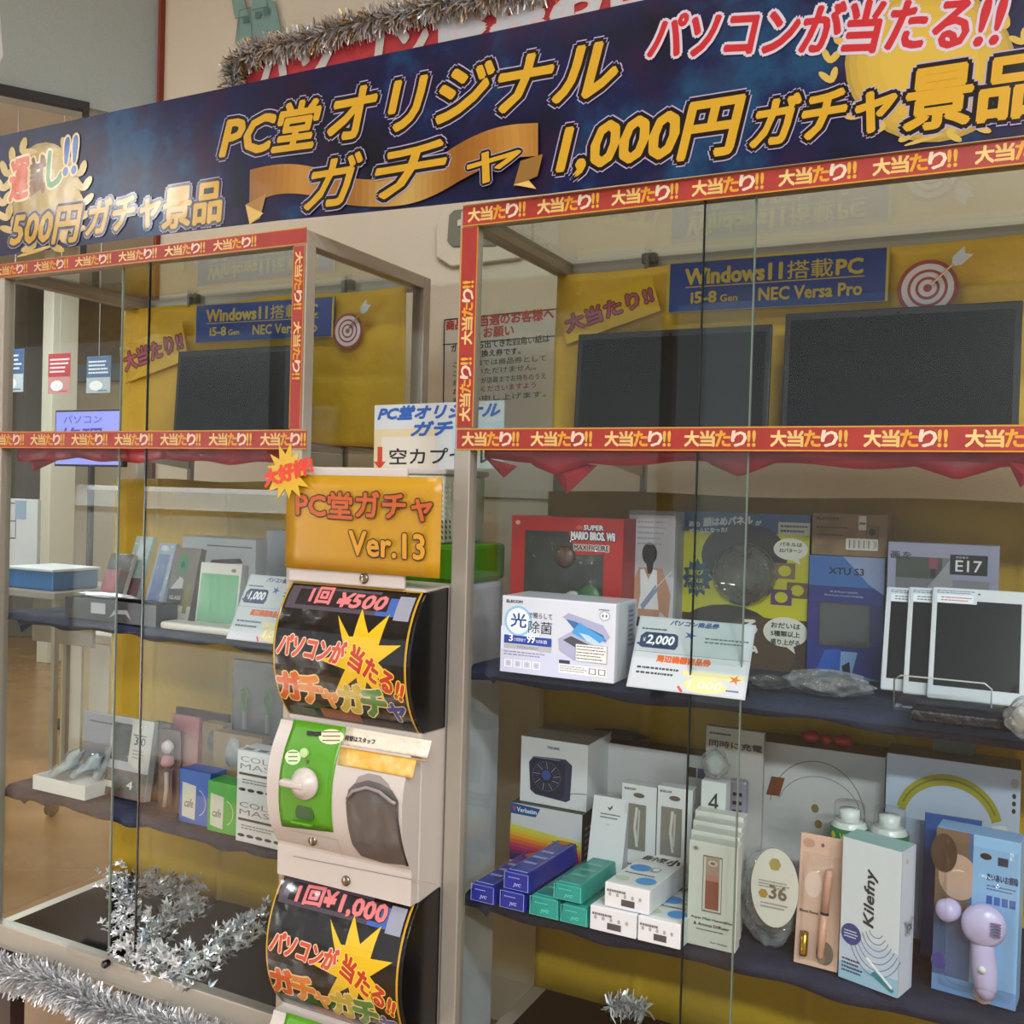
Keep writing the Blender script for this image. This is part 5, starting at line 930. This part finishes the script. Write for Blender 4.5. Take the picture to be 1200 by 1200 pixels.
# cleaning bottles
def bottle(cx, ytop, Y, label):
    a = atY(cx, ytop, Y); H = a[2]-Z2; t = thing('bottle', label, 'bottle', (a[0], Y, Z2), 'clear bottles with green labels'); r = .031
    MB().lathe((a[0], Y, Z2+.001), Z, [(r*.9, 0), (r, .006), (r, H-.042), (r*.85, H-.034), (r*.8, H-.03)], 24).build('bottle_body', mat('milky_plastic', '#c3cbc8', .2), t, smooth=True)
    MB().lathe((a[0], Y, Z2+H-.034), Z, [(r*.82, 0), (r*.82, .03), (r*.75, .034), (0, .034)], 24).build('cap', CLEAR2, t, smooth=True)
    MB().lathe((a[0], Y, Z2+H-.034), Z, [(r*.55, 0), (r*.55, .022), (0, .024)], 16).build('inner_cap', mat('white_cap', '#d6dada', .3), t, smooth=True)
    lb = MB().lathe((a[0], Y, Z2+.02), Z, [(r+.0008, 0), (r+.0008, H-.060)], 28).build('label_band', mat('green_label', '#1d6b46', .3), t, smooth=True)
    c = Canvas((0, 0, 0), X, Z, 1, 1, mapf=lambda u, v, h: V3(a[0]+(r+.001+h)*math.sin(u), Y-(r+.001+h)*math.cos(u), v)); zz = Z2+H-.053
    c.text('WET', '#d5cf4a', (-.35, zz-.006), (.55, zz-.006), h=.012, bold=.12); c.disc((-.75, zz), .16, .007, '#cfc43a', 10); c.rect(-.9, zz-.035, .9, zz-.02, '#4fae9c'); c.lines(-.6, zz-.04, .6, zz-.06, 3, '#c9dcd0', .4); c.build('label_print', lb, INKG)
bottle(996, 940, 1.77, 'clear-capped bottle with green label, left one behind the slim boxes'); bottle(1043, 947, 1.765, 'clear-capped bottle with green label, right one behind the slim boxes')
# humidifier boxes, one behind another
for i in range(4):
    lab = ['front', 'second', 'third', 'rearmost'][i]; Yh = 1.640+.034*i
    dxp = i*2.2; o, c, f, s, tp, fr = carton('humidifier_box', 'slim white humidifier box, %s of the row of four' % lab, 'box', (808+dxp, 983.5-i*11.5), (865+dxp, 992-i*11.5), Z2, mat('warm_white_card', '#d3d0cc', .45), .031, Y=Yh, group='slim white boxes in a row')
    if i == 0:
        f.frame(.3, .34, .7, .88, .016, '#8a7068'); f.rect(.36, .37, .64, .64, '#8c4a40'); f.rect(.36, .64, .64, .7, '#b07c70'); f.rect(.36, .7, .64, .86, '#a88a80'); f.disc((.5, .81), .1, .03, '#c9b8b0', 16); f.disc((.5, .81), .05, .015, '#7a5a54', 12)
        f.disc((.14, .93), .07, .025, '#a8a5a2', 14); f.disc((.14, .93), .03, .011, '#5a5654', 10); f.text('Aqua Mist Humidifier', '#2f2c2a', (.08, .255), (.95, .255), h=.03, bold=.07); f.text('& Aroma Diffuser', '#2f2c2a', (.14, .2), (.88, .2), h=.03, bold=.07); f.lines(.2, .18, .85, .15, 1, '#6a6664', .4); f.text('for Relax', '#4a4644', (.5, .05), (.85, .05), h=.018, bold=.05); f.build('box_print', o)
# bag with round white tag
t = atZ(905, 1090, Z2); bag('parts_bag', 'crinkled clear bag with a round white printed disc reading 36', 'bag', 905, 1010, Z2, .052, .028, .082, BAG, 51, mat('grey_parts', '#8f8c88', .3, .3, bump=(50, 1, .02)), Yp=1.70)
t = bpy.data.objects['parts_bag']; a = atY(908, 1040, 1.668); dk = MB().prism([a+V3(.039*math.cos(q), 0, .066*math.sin(q)) for q in np.linspace(0, 2*math.pi, 32, endpoint=False)][::-1], (0, -.003, 0)).build('round_disc', mat('off_white_disc', '#c4c2bb', .3), t)
c = Canvas(a+V3(0, -.0034, 0), X, Z, 1, 1); c.disc((0, .04), .010, .011, '#9c8a4c', 6); c.disc((-.018, -.012), .008, .008, '#9c7a3c', 6); c.text('36', '#6a5a4a', (-.008, -.018), (.02, -.018), h=.022, bold=.08); c.lines(-.026, .012, .026, -.002, 3, '#8a877f', .4); c.lines(-.022, -.024, .022, -.036, 2, '#8a877f', .4); c.build('disc_print', dk)
# pink pen blister
o, c, f, s, tp, fr = carton('massage_pen_pack', 'pink blister pack holding a slim rose gold massage pen', 'blister pack', (939, 975), (990, 981), Z2, mat('pale_pink_card', '#cba796', .4), .006, B=(920, 1125), yaw=-.06, lean=.12)
O, ex, ey, n, W, H = fr; f.disc((.2, .93), .14, .035, '#b58a7c'); f.disc((.52, .93), .04, .015, '#6b5248', 12); f.disc((.7, .12), .2, .09, '#6b6152', 14); f.disc((.62, .08), .1, .05, '#8c7b66', 8); f.text('Blemi Remy', '#4a3a34', (.08, .39), (.5, .39), h=.028, bold=.08); f.disc((.35, .62), .2, .1, '#d9bcb0', 20); f.build('card_print', o, INK)
p0 = O+ex*W*.62+ey*H*.08+n*.008; p1 = O+ex*W*.72+ey*H*.76+n*.008; ax = p1-p0; L = np.linalg.norm(ax)
pen = MB().lathe(p0, ax, [(.0, 0), (.005, .004), (.0062, L*.25), (.0065, L*.5)], 16).build('pen_body', mat('rose_plastic', '#c99683', .25), o, smooth=True); MB().lathe(p0, ax, [(.0068, L*.5), (.0068, L*.53)], 16).build('pen_ring', BLACK, pen); MB().lathe(p0, ax, [(.0065, L*.53), (.0062, L*.93), (.005, L)], 16).build('pen_head', mat('rose_plastic', '#c99683', .25), pen, smooth=True)
MB().lathe(O+ex*W*.24+ey*H*.08+n*.008, ey, [(.006, 0), (.0065, .003), (.0065, H*.18), (.0, H*.19)], 14).build('gold_case', mat('gold_metal', '#b08a35', .2, 1), o, smooth=True)
crinkle(O, ex, ey, n, W*.08, W*.95, H*.04, H*.86, .0006, 'blister', o, seed=8, hmax=.017)
# tooth kit box, turned
o, c, f, s, tp, fr = carton('toothbrush_kit_box', 'large white slipcase box with sideways script title, turned to the right', 'box', (988, 980), (1057, 1011.5), Z2, mat('slipcase_white', '#c9ced6', .35), .052, B=(983, 1144), yaw=-.30)
O, ex, ey, n, W, H = fr; f.rect(0, 0, 1, .3, '#b7c3d8'); f.rect(.0, .0, 1, .12, '#8fb4d0')
for i in range(7): f.line(arc_pts(.62, .42, .12+.06*i, .06+.045*i, 200, 330, 16), .0012, '#6b7696')
f.disc((.2, .33), .17, .075, '#3f4480'); f.lines(.08, .36, .32, .3, 3, '#c9cce0', .4); f.text('Kilefny', '#34353c', (.62, .42), (.62, .82), (.4, .42), bold=.07, shear=.2); f.poly([(.55, .1), (.62, .13), (.95, .04), (.9, .02)], '#2f7a86'); f.poly([(.45, .2), (.5, .21), (.92, .06), (.9, .045)], '#dfe6ea'); f.lines(.05, .16, .42, .05, 4, '#3f4664', .5); f.build('box_print', o, INKG)
s.rect(.0, 0, 1, 1, '#c3c8d8'); s.rect(.88, 0, .9, 1, '#7a8296'); s.rect(.3, .9, .45, .93, '#a9a8a4'); s.build('side_print', o); tp.rect(0, 0, 1, 1, '#8fb2b4'); tp.build('top_print', o)
R = random.Random(3); q = O+ex*W-n*.026+ey*H*.46; MB().tube([q+ex*(.003+.002*R.random())+(-n)*(.014*math.cos(i*1.9))+ey*(.014*math.sin(i*2.7)) for i in range(14)], .0013, 5).build('clear_seal', CLEAR2, o, smooth=True)
# face brush pack at the right edge
o, c, f, s, tp, fr = carton('face_brush_pack', 'blue blister pack with lilac two-headed face brush at right edge', 'blister pack', (1098, 969), (1196, 1016), Z2, mat('sky_blue_card', '#7fa9d8', .35), .05, B=(1086, 1156), yaw=-.12)
O, ex, ey, n, W, H = fr; f.rect(.0, .0, .5, 1, '#46618a'); f.rect(0, .5, .4, 1, '#6f5a4a'); f.disc((.28, .72), .24, .14, '#b99a8a'); f.disc((.1, .85), .16, .12, '#4a372c'); f.rect(.45, 0, 1, 1, '#86b0dc'); f.disc((.6, .88), .07, .02, '#23232b', 12); f.rect(.74, .84, .86, .89, '#2c3448'); f.text('あいあいお掃除', '#2a3a6a', (.62, .74), (.98, .74), h=.045, bold=.08); f.lines(.62, .72, .95, .68, 2, '#35508c', .4)
for i in range(4): f.rect(.62+.09*i, .6, .69+.09*i, .65, '#3a5aa8')
f.disc((.08, .18), .1, .05, '#4a4a94', 16); f.rect(0, 0, 1, .1, '#6f93c4'); f.disc((.62, .05), .12, .06, '#c9a894', 16); f.build('card_print', o, INKG)
lil = mat('lilac_white_device', '#bcb3dc', .25); q = O+ex*W*.62+n*.018
d = MB().lathe(q+ey*H*.50, n*1.0+ex*.15, [(.026, -.012), (.031, .0), (.031, .012), (.024, .02), (0, .022)], 26).build('brush_head', lil, o, smooth=True)
MB().lathe(q+ey*H*.54-ex*.046, n-ex*.6, [(.012, -.01), (.017, 0), (.017, .014), (.012, .02), (0, .02)], 22).build('small_head', lil, o, smooth=True)
MB().tube([q+ey*H*.5-ex*.03, q+ey*H*.5-ex*.012], [.010, .014], 12).build('bridge', lil, d, smooth=True)
MB().tube([q+ey*H*.44+ex*.004, q+ey*H*.36, q+ey*H*.24+ex*.003, q+ey*H*.12+ex*.006, q+ey*H*.06+ex*.008], [.014, .016, .018, .016, .010], 18).build('handle', lil, o, smooth=True)
MB().lathe(q+ey*H*.25+n*.016+ex*.002, n, [(.006, 0), (.006, .003), (0, .004)], 14).build('power_button', WHITE, o, smooth=True)
for i in range(5): MB().fbox(q+ey*(H*.5-.008+.0045*i)+ex*.012, ex, ey, n, 0, .014, 0, .0016, .018, .0225).build('vent_slot', mat('slot_grey', '#77709a', .5), d)
crinkle(O, ex, ey, n, W*.08, W*.97, H*.03, H*.93, .0006, 'blister', o, seed=18, hmax=.05, m=CLEAR2)

# ---- left case, upper goods shelf (Z1)
o = thing('black_tray', 'open black plastic tray at the left end of the upper shelf', 'tray', (-1.93, 1.72, Z1)); a = atZ(42, 727, Z1); b = atZ(150, 740, Z1); tx0, tx1 = a[0], b[0]; ty0, ty1 = 1.635, 1.70; th = .05
MB().box(tx0, tx1, ty0, ty1, Z1+.001, Z1+.005).build('tray_floor', BLACKM, o)
for (p, q, r_, s_) in ((tx0, tx1, ty0, ty0+.004), (tx0, tx1, ty1-.004, ty1), (tx0, tx0+.004, ty0+.004, ty1-.004), (tx1-.004, tx1, ty0+.004, ty1-.004)): MB().box(p, q, r_, s_, Z1+.005, Z1+th).build('tray_wall', BLACKM, o)
c = Canvas((tx0, ty0, Z1), X, Z, tx1-tx0, th); c.rect(.3, .35, .46, .85, '#a5aab0'); c.poly([(.5, .2), (.56, .6), (.7, .65), (.74, .2), (.68, .45), (.58, .42)], '#8a8f96'); c.build('tray_print', o)
bag('foil_strip', 'crumpled silver foil lying in the black tray', 'foil', 128, 697, Z1+.05, .09, .02, .006, SILV2, 61, Yp=1.668)
def slanted(name, TL, TR, z, m, dep, Y, lean, label, cat='blister pack', group='leaning blister packs', **k): return carton(name, label, cat, TL, TR, z, m, dep, Y=Y, lean=lean, group=group, **k)
o, c, f, s, tp, fr = slanted('sock_pack', (131, 648), (158, 650), Z1, mat('pale_board', '#b7b0aa', .5), .012, 1.725, .35, 'red and black hang pack leaning on the left of the shelf')
f.rect(0, .72, 1, 1, '#2b2622'); f.rect(0, .3, 1, .72, '#9c2a44'); f.rect(.62, .1, 1, .72, '#3a2320'); f.rect(0, 0, .6, .3, '#6a6460'); f.build('pack_print', o, INKG)
O, ex, ey, n, W, H = fr; crinkle(O, ex, ey, n, 0, W, 0, H, .0015, 'wrapper', o, seed=21, hmax=.004)
o, c, f, s, tp, fr = slanted('sleeve_pack', (160, 628), (180, 629), Z1, mat('pale_teal_card', '#a9bcb8', .4), .012, 1.76, .32, 'pale teal and rose clear pack leaning beside the red one')
f.rect(0, 0, 1, .45, '#8c6a70'); f.rect(.3, .45, .8, .95, '#b9cdca'); f.rect(0, 0, 1, .08, '#c9c378'); f.build('pack_print', o, INKG); O, ex, ey, n, W, H = fr; crinkle(O, ex, ey, n, 0, W, 0, H, .002, 'wrapper', o, seed=22, hmax=.006)
o, c, f, s, tp, fr = slanted('strap_pack', (187, 636), (207, 638), Z1, mat('pale_blue_card2', '#8f9cb2', .4), .014, 1.722, .30, 'clear pack with a long blue strip leaning before the dark box')
f.rect(.15, .05, .8, .85, '#4a6496'); f.disc((.4, .93), .2, .04, '#c9cdd6'); f.build('pack_print', o, INKG); O, ex, ey, n, W, H = fr; crinkle(O, ex, ey, n, 0, W, 0, H, .002, 'wrapper', o, seed=23, hmax=.006)
o, c, f, s, tp, fr = slanted('glass_film_box', (206, 641), (236, 643), Z1, mat('brown_grey_box', '#5f554a', .4), .02, 1.73, .22, 'dark box with a green ring and the word GLASS', cat='box')
f.rect(0, 0, 1, .2, '#b9b2a8'); f.rect(.05, .22, .62, .42, '#2b2a28'); f.text('GLASS', '#c9c6c0', (.12, .28), (.56, .28), h=.05, bold=.05); f.disc((.42, .76), .2, .13, '#2f7a50'); f.disc((.42, .76), .08, .05, '#1b3a28'); f.line([(.4, .62), (.36, .44)], .0015, '#4a5a50'); f.poly([(.1, .42), (.4, .6), (.55, .56), (.55, .44)], '#b9babc'); f.rect(.7, .1, .86, .5, '#7a7430'); f.build('box_print', o, INKG)
o, c, f, s, tp, fr = slanted('phone_case_box', (236, 658.5), (284, 661), Z1, mat('white_case_box', '#c9c6c2', .4), .022, 1.70, .12, 'white phone case box with a plain green panel', cat='box')
f.rect(.04, .08, .96, .83, '#4f9460'); f.disc((.82, .9), .06, .03, '#6b5a2a', 14); f.build('box_print', o, INKG); s.rect(0, 0, 1, 1, '#a9a8a8'); s.build('side_print', o)
o = MB().fbox(V3(float(atZ(180, 738, Z1)[0]), 1.625, Z1), X, Y_, Z, 0, .22, 0, .05, .001, .018).build('white_adapter', mat('off_white_plastic2', '#c9c5bf', .35), bevel=.006); tag(o, 'long white plastic adapter lying in front of the green-panel box', 'adapter')
o, c, f, s, tp, fr = carton('printer_carton', 'pale grey carton with black handle slot behind the green-panel box', 'box', (214, 628), (300, 634), Z1, mat('pale_carton', '#a9adb0', .6), .08, Y=1.86)
f.poly([(.35, .62), (.42, .72), (.8, .76), (.84, .7), (.6, .68), (.45, .6)], '#1c1b1d'); f.line([(.35, .9), (.95, .9)], .003, '#3a3c42'); f.lines(.08, .85, .3, .78, 1, '#5a5c62', .6); f.build('box_print', o)
o, c, f, s, tp, fr = carton('dark_carton', 'tall dark violet carton at the right end behind the voucher', 'box', (313, 621), (345, 624), Z1, mat('dark_violet_card', '#3c3a48', .4), .08, Y=1.84)
voucher((294, 673), (372, 679), (268, 749), Z1+.001, '1,000', 'leaning white voucher card reading 1,000 beside the capsule machine')

# ---- left case, lower goods shelf (Z2)
a = atZ(32, 927, Z2); b = atZ(92, 937, Z2); x0_, x1_ = a[0], b[0]+.02; t = thing('white_tray', 'shallow white card tray full of wrapped cables at left end', 'tray', ((x0_+x1_)/2, 1.72, Z2))
MB().box(x0_, x1_, 1.645, 1.79, Z2+.001, Z2+.004).build('tray_floor', WHITE, t)
for q in ((x0_, x1_, 1.642, 1.645), (x0_, x1_, 1.79, 1.793), (x0_-.003, x0_, 1.642, 1.793), (x1_, x1_+.003, 1.642, 1.793)): MB().box(*q, Z2+.001, Z2+.035).build('tray_wall', WHITE, t)
for i, (cx, w, hh, tl) in enumerate(((.03, .04, .03, 'leftmost'), (.075, .045, .045, 'middle'), (.13, .045, .035, 'rightmost'))):
    bag('wrapped_cable_bag', 'crinkled clear bag of white cable in the white tray, %s' % tl, 'bag', 0, 0, 0, 1, 1, 1, BAG, 70+i) if 0 else None
    R = random.Random(80+i); P0 = V3(x0_+cx, 1.68+.02*i, Z2+.03); ph = [R.uniform(0, 6) for _ in range(3)]
    ax = V3((.5, .7, .45)[i], .15, (.5, .55, .7)[i]); ax /= np.linalg.norm(ax)
    fn = lambda u, v, k=1: P0+V3(.006*math.sin(9*v+ph[2]), 0, .004*math.sin(12.56*u+7*v))*k+ax*(v*.10)+V3(math.cos(2*math.pi*u), 0, -.3*math.cos(2*math.pi*u))*w*.55*k*math.sin(math.pi*min(.97, max(.03, v)))**.4*(1+.14*math.sin(4*u*6.28+ph[0]+v*7)+.08*math.sin(9*u*6.28-v*15))+V3(0, 1, 0)*w*.35*k*math.sin(2*math.pi*u)*(1+.1*math.sin(15*v+ph[1]))
    o = MB().grid(30, 18, fn).build('wrapped_cable_bag', BAG, base=tuple(P0), smooth=True); tag(o, 'crinkled clear bag of white cable in the white tray, %s' % tl, 'bag', 'cable bags in the white tray')
    MB().grid(16, 12, lambda u, v: fn(u, v, .7)).build('cable', mat('white_cable', '#c4ccd0', .4), o, smooth=True)
o, c, f, s, tp, fr = carton('grey_card_pack', 'wide grey card pack standing behind the black drive pack', 'card', (98, 833), (165, 835), Z2, GREYC, .008, Y=1.80)
f.lines(.12, .9, .6, .84, 1, '#4a4854', .5); f.build('card_print', o)
o, c, f, s, tp, fr = carton('drive_pack', 'clear pack with dark drive and white panel reading 3.0', 'blister pack', (133, 838), (182, 843), Z2, mat('clear_grey_card', '#a3a3ab', .3), .02, Y=1.70, lean=.15)
f.rect(.06, .45, .5, .92, '#3a3833'); f.poly([(.5, 1), (1, 1), (1, .4), (.8, .36), (.5, .45)], '#bab7b0'); f.text('3.0', '#2b2a2c', (.6, .68), (.85, .68), h=.1, bold=.04); f.lines(.56, .82, .92, .78, 1, '#3a383c', .5); f.lines(.58, .63, .85, .5, 3, '#7a7874', .35); f.rect(0, 0, 1, .34, '#5a3a34'); f.rect(.06, .06, .94, .3, '#4c4638'); f.text('4', '#d5d3cf', (.55, .12), (.68, .12), h=.1, bold=.05); f.rect(.0, .1, .22, .18, '#d8d6d4'); f.build('pack_print', o, INKG)
O, ex, ey, n, W, H = fr; crinkle(O, ex, ey, n, 0, W, 0, H, .0015, 'blister', o, seed=33, hmax=.01)
o, c, f, s, tp, fr = carton('dark_pouch_pack', 'dark brown pouch pack behind the pink figure blister', 'pack', (180, 845), (200, 847), Z2, mat('dark_brown_pack', '#34221f', .35), .015, Y=1.73, lean=.05)
O, ex, ey, n, W, H = fr; crinkle(O, ex, ey, n, 0, W, 0, H, .002, 'wrapper', o, seed=34, hmax=.005)
o, c, f, s, tp, fr = carton('red_card_pack', 'tall faded red card pack right of the pink figure blister', 'card', (202, 836), (234, 839), Z2, mat('faded_red_card', '#8f3f45', .4), .01, Y=1.76, lean=.03)
f.rect(0, .0, 1, .75, '#8c4c3c'); f.lines(.1, .82, .9, .76, 1, '#5a2226', .5); f.build('card_print', o, INKG)
o, c, f, s, tp, fr = carton('toy_blister', 'clear blister with a small white and pink soft toy', 'blister pack', (187, 853), (212, 856), Z2, mat('dark_rose_card', '#4a2f33', .4), .006, Y=1.69)
O, ex, ey, n, W, H = fr; q = O+ex*W*.55+n*.012
MB().lathe(q+ey*H*.8-n*.008, n, [(.011, -.004), (.016, .002), (.013, .012), (0, .016)], 18).build('toy_head', mat('white_plush', '#cbc0c0', .7), o, smooth=True); MB().lathe(q+ey*H*.62-n*.004, ey, [(.006, -.014), (.017, -.004), (.013, .012), (0, .016)], 16).build('toy_body', mat('pink_plush', '#b98a94', .7), o, smooth=True); MB().tube([q+ey*H*.5, q+ey*H*.3+ex*.002, q+ey*H*.08-ex*.002], [.005, .005, .006], 10).build('strap', mat('cream_strap', '#b8aa9c', .6), o, smooth=True)
crinkle(O, ex, ey, n, 0, W, 0, H, .001, 'blister', o, seed=36, hmax=.026, m=CLEAR2)
# brown boxes with oval windows
for i, (TL, TR, Yb_, lab) in enumerate((((237, 846), (262, 848), 1.765, 'brown window box, rear one of the pair beside the red card'), ((250, 856), (307, 862), 1.735, 'brown window box, front one, above the green tin'))):
    o, c, f, s, tp, fr = carton('window_box', lab, 'box', TL, TR, Z2, BROWNC, .03, Y=Yb_, group='brown boxes with oval windows'); O, ex, ey, n, W, H = fr
    cx, cy = (.5, .8) if i == 0 else (.42, .78); kc = O+ex*W*cx+ey*H*cy+n*.0008
    rr = .016 if i == 0 else .024; ring = [kc+ex*rr*(1.0*math.cos(a_)+.25*math.sin(a_))*.9+ey*rr*1.5*math.sin(a_) for a_ in np.linspace(0, 2*math.pi, 22, endpoint=False)]
    MB().prism(ring[::-1], n*.001).build('window_opening', mat('shadowed_product', '#4c4a48', .25, .4, var=(40, '#8f9094')), o)
    if i: f.rect(.68, .82, .8, .9, '#cfccc8'); f.build('box_print', o)
o, c, f, s, tp, fr = carton('dark_card_pack', 'dark glossy card pack rising behind the brown window boxes', 'card', (206, 828), (268, 832), Z2, mat('dark_red_gloss', '#3a201e', .2), .01, Y=1.83)
for i, (TL, TR, B, cc, lab) in enumerate((((211, 900), (247, 905), (211, 955), '#1d57b0', 'blue square box with white mug picture beside the green one'), ((244, 914), (279, 919), (243, 966), '#3d9a3a', 'green square box with white mug picture beside the blue one'))):
    o, c, f, s, tp, fr = carton('mug_box', lab, 'box', TL, TR, Z2, mat('mug_box_%d' % i, cc, .35), .05, Y=1.655-.012*i, group='mug boxes at the shelf front')
    f.poly([(.1, .12), (.52, .08), (.55, .72), (.1, .76)], '#c9c9c0'); f.line(arc_pts(.6, .42, .26, .24, -75, 80, 12), .0016, '#c9d0c4'); f.text('cafe', '#4a4a44', (.18, .3), (.46, .3), h=.16, bold=.02, shear=.3); f.build('box_print', o, INK); s.rect(0, 0, 1, 1, ('#16438c', '#2f7c2e')[i]); s.build('side_print', o)
o, c, f, s, tp, fr = carton('colour_mask_box', 'tall white box with rows of black ovals beside the capsule machine', 'box', (278.5, 878), (345, 888), Z2, WHITE, .06, B=(278, 985))
for zz in (0.0, .5):
    f.text('COLOR', '#77777b', (.06, .38+zz), (.92, .38+zz), h=.06); f.text('MASK', '#77777b', (.06, .3+zz), (.8, .3+zz), h=.06); f.rect(.04, .235+zz, .95, .262+zz, '#2e2e31'); f.lines(.1, .2+zz, .7, .14+zz, 2, '#6a6a6e', .4)
    for i in range(6): f.disc((.1+.16*i, .075+zz), .065, .018, '#222226', 14)
f.build('box_print', o); tp.rect(0, 0, 1, 1, '#c9c9cc')
for i in range(4): tp.rect(.06+.25*i, .1, .22+.25*i, .35, '#3a3a3e')
tp.build('top_print', o)
o, c, f, s, tp, fr = carton('carabiner_pack', 'dark hang pack with green carabiners standing at the back right', 'blister pack', (273, 772), (345, 774), Z2, mat('charcoal_card', '#3a3c42', .35), .012, Y=1.80)
O, ex, ey, n, W, H = fr
for i, u in enumerate((.24, .62)):
    q = O+ex*W*u+ey*H*.74+n*.006; MB().tube([q+ex*.012*math.cos(a_)*(1 if math.sin(a_) > 0 else .6)+ey*.028*math.sin(a_) for a_ in np.linspace(0, 2*math.pi, 16, endpoint=False)], .003, 6, close=True).build('carabiner', mat('green_anodised', '#4f8a4a', .25, .4), o, smooth=True)
    MB().tube([q-ey*.028, q-ey*.07], .005, 8).build('strap', mat('grey_strap', '#7a7c80', .6), o)
crinkle(O, ex, ey, n, 0, W, H*.3, H, .003, 'blister', o, seed=44, hmax=.014)

# ================================================================ silver leaf garland on the case floor
R = random.Random(5); zf = ZB-.019
gp = [(125, 1040), (150, 1075), (140, 1120), (165, 1145), (195, 1150), (225, 1160), (250, 1140), (275, 1118), (308, 1095)]; gp2 = [(150, 1060), (180, 1052), (215, 1062), (232, 1075), (190, 1100), (170, 1125)]
t = thing('leaf_garland', 'silver foil leaf garland coiled on the dark floor of the left case', 'garland', tuple(atZ(190, 1120, zf)))
def lf(k):
    L, w = .029, .0048; mb = MB(); 
    for j, (a_, s_) in enumerate(((0, 1), (.9, .7), (-.9, .7), (1.6, .5), (-1.6, .5))):
        b_ = V3(0, .006*j*.5, 0); d = V3(math.sin(a_), math.cos(a_), .25); sd = V3(math.cos(a_), -math.sin(a_), 0); l_ = L*s_
        mb.add([b_, b_+d*l_*.5+sd*w*s_, b_+d*l_+V3(0, 0, -.004*k), b_+d*l_*.5-sd*w*s_, b_+d*l_*.5+V3(0, 0, .003)], [(0, 1, 4), (1, 2, 4), (2, 3, 4), (3, 0, 4)])
    me = bpy.data.meshes.new('foil_leaf'); me.from_pydata([tuple(p) for p in mb.v], [], mb.f); return me
LM = []
for k, m in enumerate((SILV, SILV, mat('blue_silver_foil', '#b8c6d6', .3, .6), mat('shaded_silver_foil', '#85888e', .2, .8))): q = lf(k % 2); q.materials.append(m); LM.append(q)
gb = origin(t)
for pts_ in (gp, gp2):
    P_ = [atZ(x, y, zf)+V3(0, 0, .028) for x, y in pts_]; MB().tube(P_, .002, 6).build('stem', SILV2, t)
    N = 20 if pts_ is gp2 else 22
    mb = MB()
    for i in range(len(P_)-1):
        for j in range(46):
            p = P_[i]+(P_[i+1]-P_[i])*R.random()+V3(R.gauss(0, .018), R.gauss(0, .018), R.uniform(-.02, .04)); me_ = R.choice(LM); Mx = Matrix.LocRotScale(Vector(p), __import__('mathutils').Euler((R.uniform(-.5, 1.6), R.uniform(-.6, .6), R.uniform(0, 6.28))), Vector((.8, .8, .8)))
            mb.add([Mx @ v.co for v in me_.vertices], [tuple(q.vertices) for q in me_.polygons])
    mb.build('small_leaves', SILV2 if pts_ is gp2 else SILV, t, kind='stuff')
    for i in range(len(P_)-1):
        for j in range(N if i else N):
            p = P_[i]+(P_[i+1]-P_[i])*R.random(); o = bpy.data.objects.new('leaf', R.choice(LM)); COL.objects.link(o); o.parent = t
            o.location = p-gb+V3(R.gauss(0, .016), R.gauss(0, .016), R.uniform(-.018, .05)); o.rotation_euler = (R.uniform(-.5, 1.6), R.uniform(-.6, .6), R.uniform(0, 6.28)); o.scale = (1, 1, 1)
# tinsel along the bottom rail of each case
garland_tinsel('tinsel_garland', 'thick silver tinsel hung below the bottom rail of left case', [V3(L0-.05+(L1-L0+.05)*i/16, 1.575, ZB-.085-.010*math.sin(i*.9)) for i in range(17)], .048, 9000, ((SILV, .5), (SILV2, .5)), 6, lw=.0022)
garland_tinsel('tinsel_garland', 'silver tinsel hung below the bottom rail of right case', [V3(R0+.04+(R1-R0)*i/16, 1.575, ZB-.075-.008*math.sin(i*1.1)) for i in range(16)], .045, 5000, ((SILV, .5), (SILV2, .5)), 8, lw=.0022)
P_ = [atZ(x, y, zf)+V3(0, .0, .03) for x, y in ((715, 1196), (735, 1190), (755, 1200))]
garland_tinsel('tinsel_tuft', 'small tuft of silver tinsel on the floor of the right case', P_, .03, 300, ((SILV, .6), (SILV2, .4)), 9)

# ================================================================ white slatted shop shelf behind the viewer, mirrored in the left glass
def rear_shelf():
    x0, x1, y0 = -4.45, -2.95, -.4; t = thing('slatted_shelf', 'white slatted shop shelf behind the viewer, mirrored in left case glass', 'shelf unit', ((x0+x1)/2, y0-.2, 0)); W_ = mat('bright_white_laminate', '#f6f8f8', .6)
    MB().box(x0, x1, y0-.45, y0-.42, 0, 1.5).build('back_panel', W_, t); MB().box(x0, x0+.03, y0-.42, y0, 0, 1.5).build('side_panel', W_, t); MB().box(x1-.03, x1, y0-.42, y0, 0, 1.5).build('side_panel', W_, t)
    MB().box(x0, x1, y0-.45, y0+.02, 1.5, 1.53).build('top_panel', W_, t)
    for z in (.12, .72, 1.36): MB().box(x0+.03, x1-.03, y0-.42, y0, z, z+.03).build('shelf_board', W_, t)
    for i in range(24): x = x0+.06+(x1-x0-.12)*i/23; MB().box(x-.022, x+.022, y0-.418, y0-.40, .78, 1.34).build('slat', W_, t)
    MB().box(x0+.1, x1-.1, y0-.06, y0-.02, 1.475, 1.498).build('strip_lamp', mat('lit_strip', '#f4f8ff', .5, emit=9), t)
rear_shelf()
for z_ in (1.46, 1.33, .68): area('shelf_fill_light', (-3.7, -.42+.0, z_), (1.3, .06), 130, rot=(-.5, 0, 0), col=(.95, .98, 1))  # added fill lamps that brighten the shelf so its mirror image shows
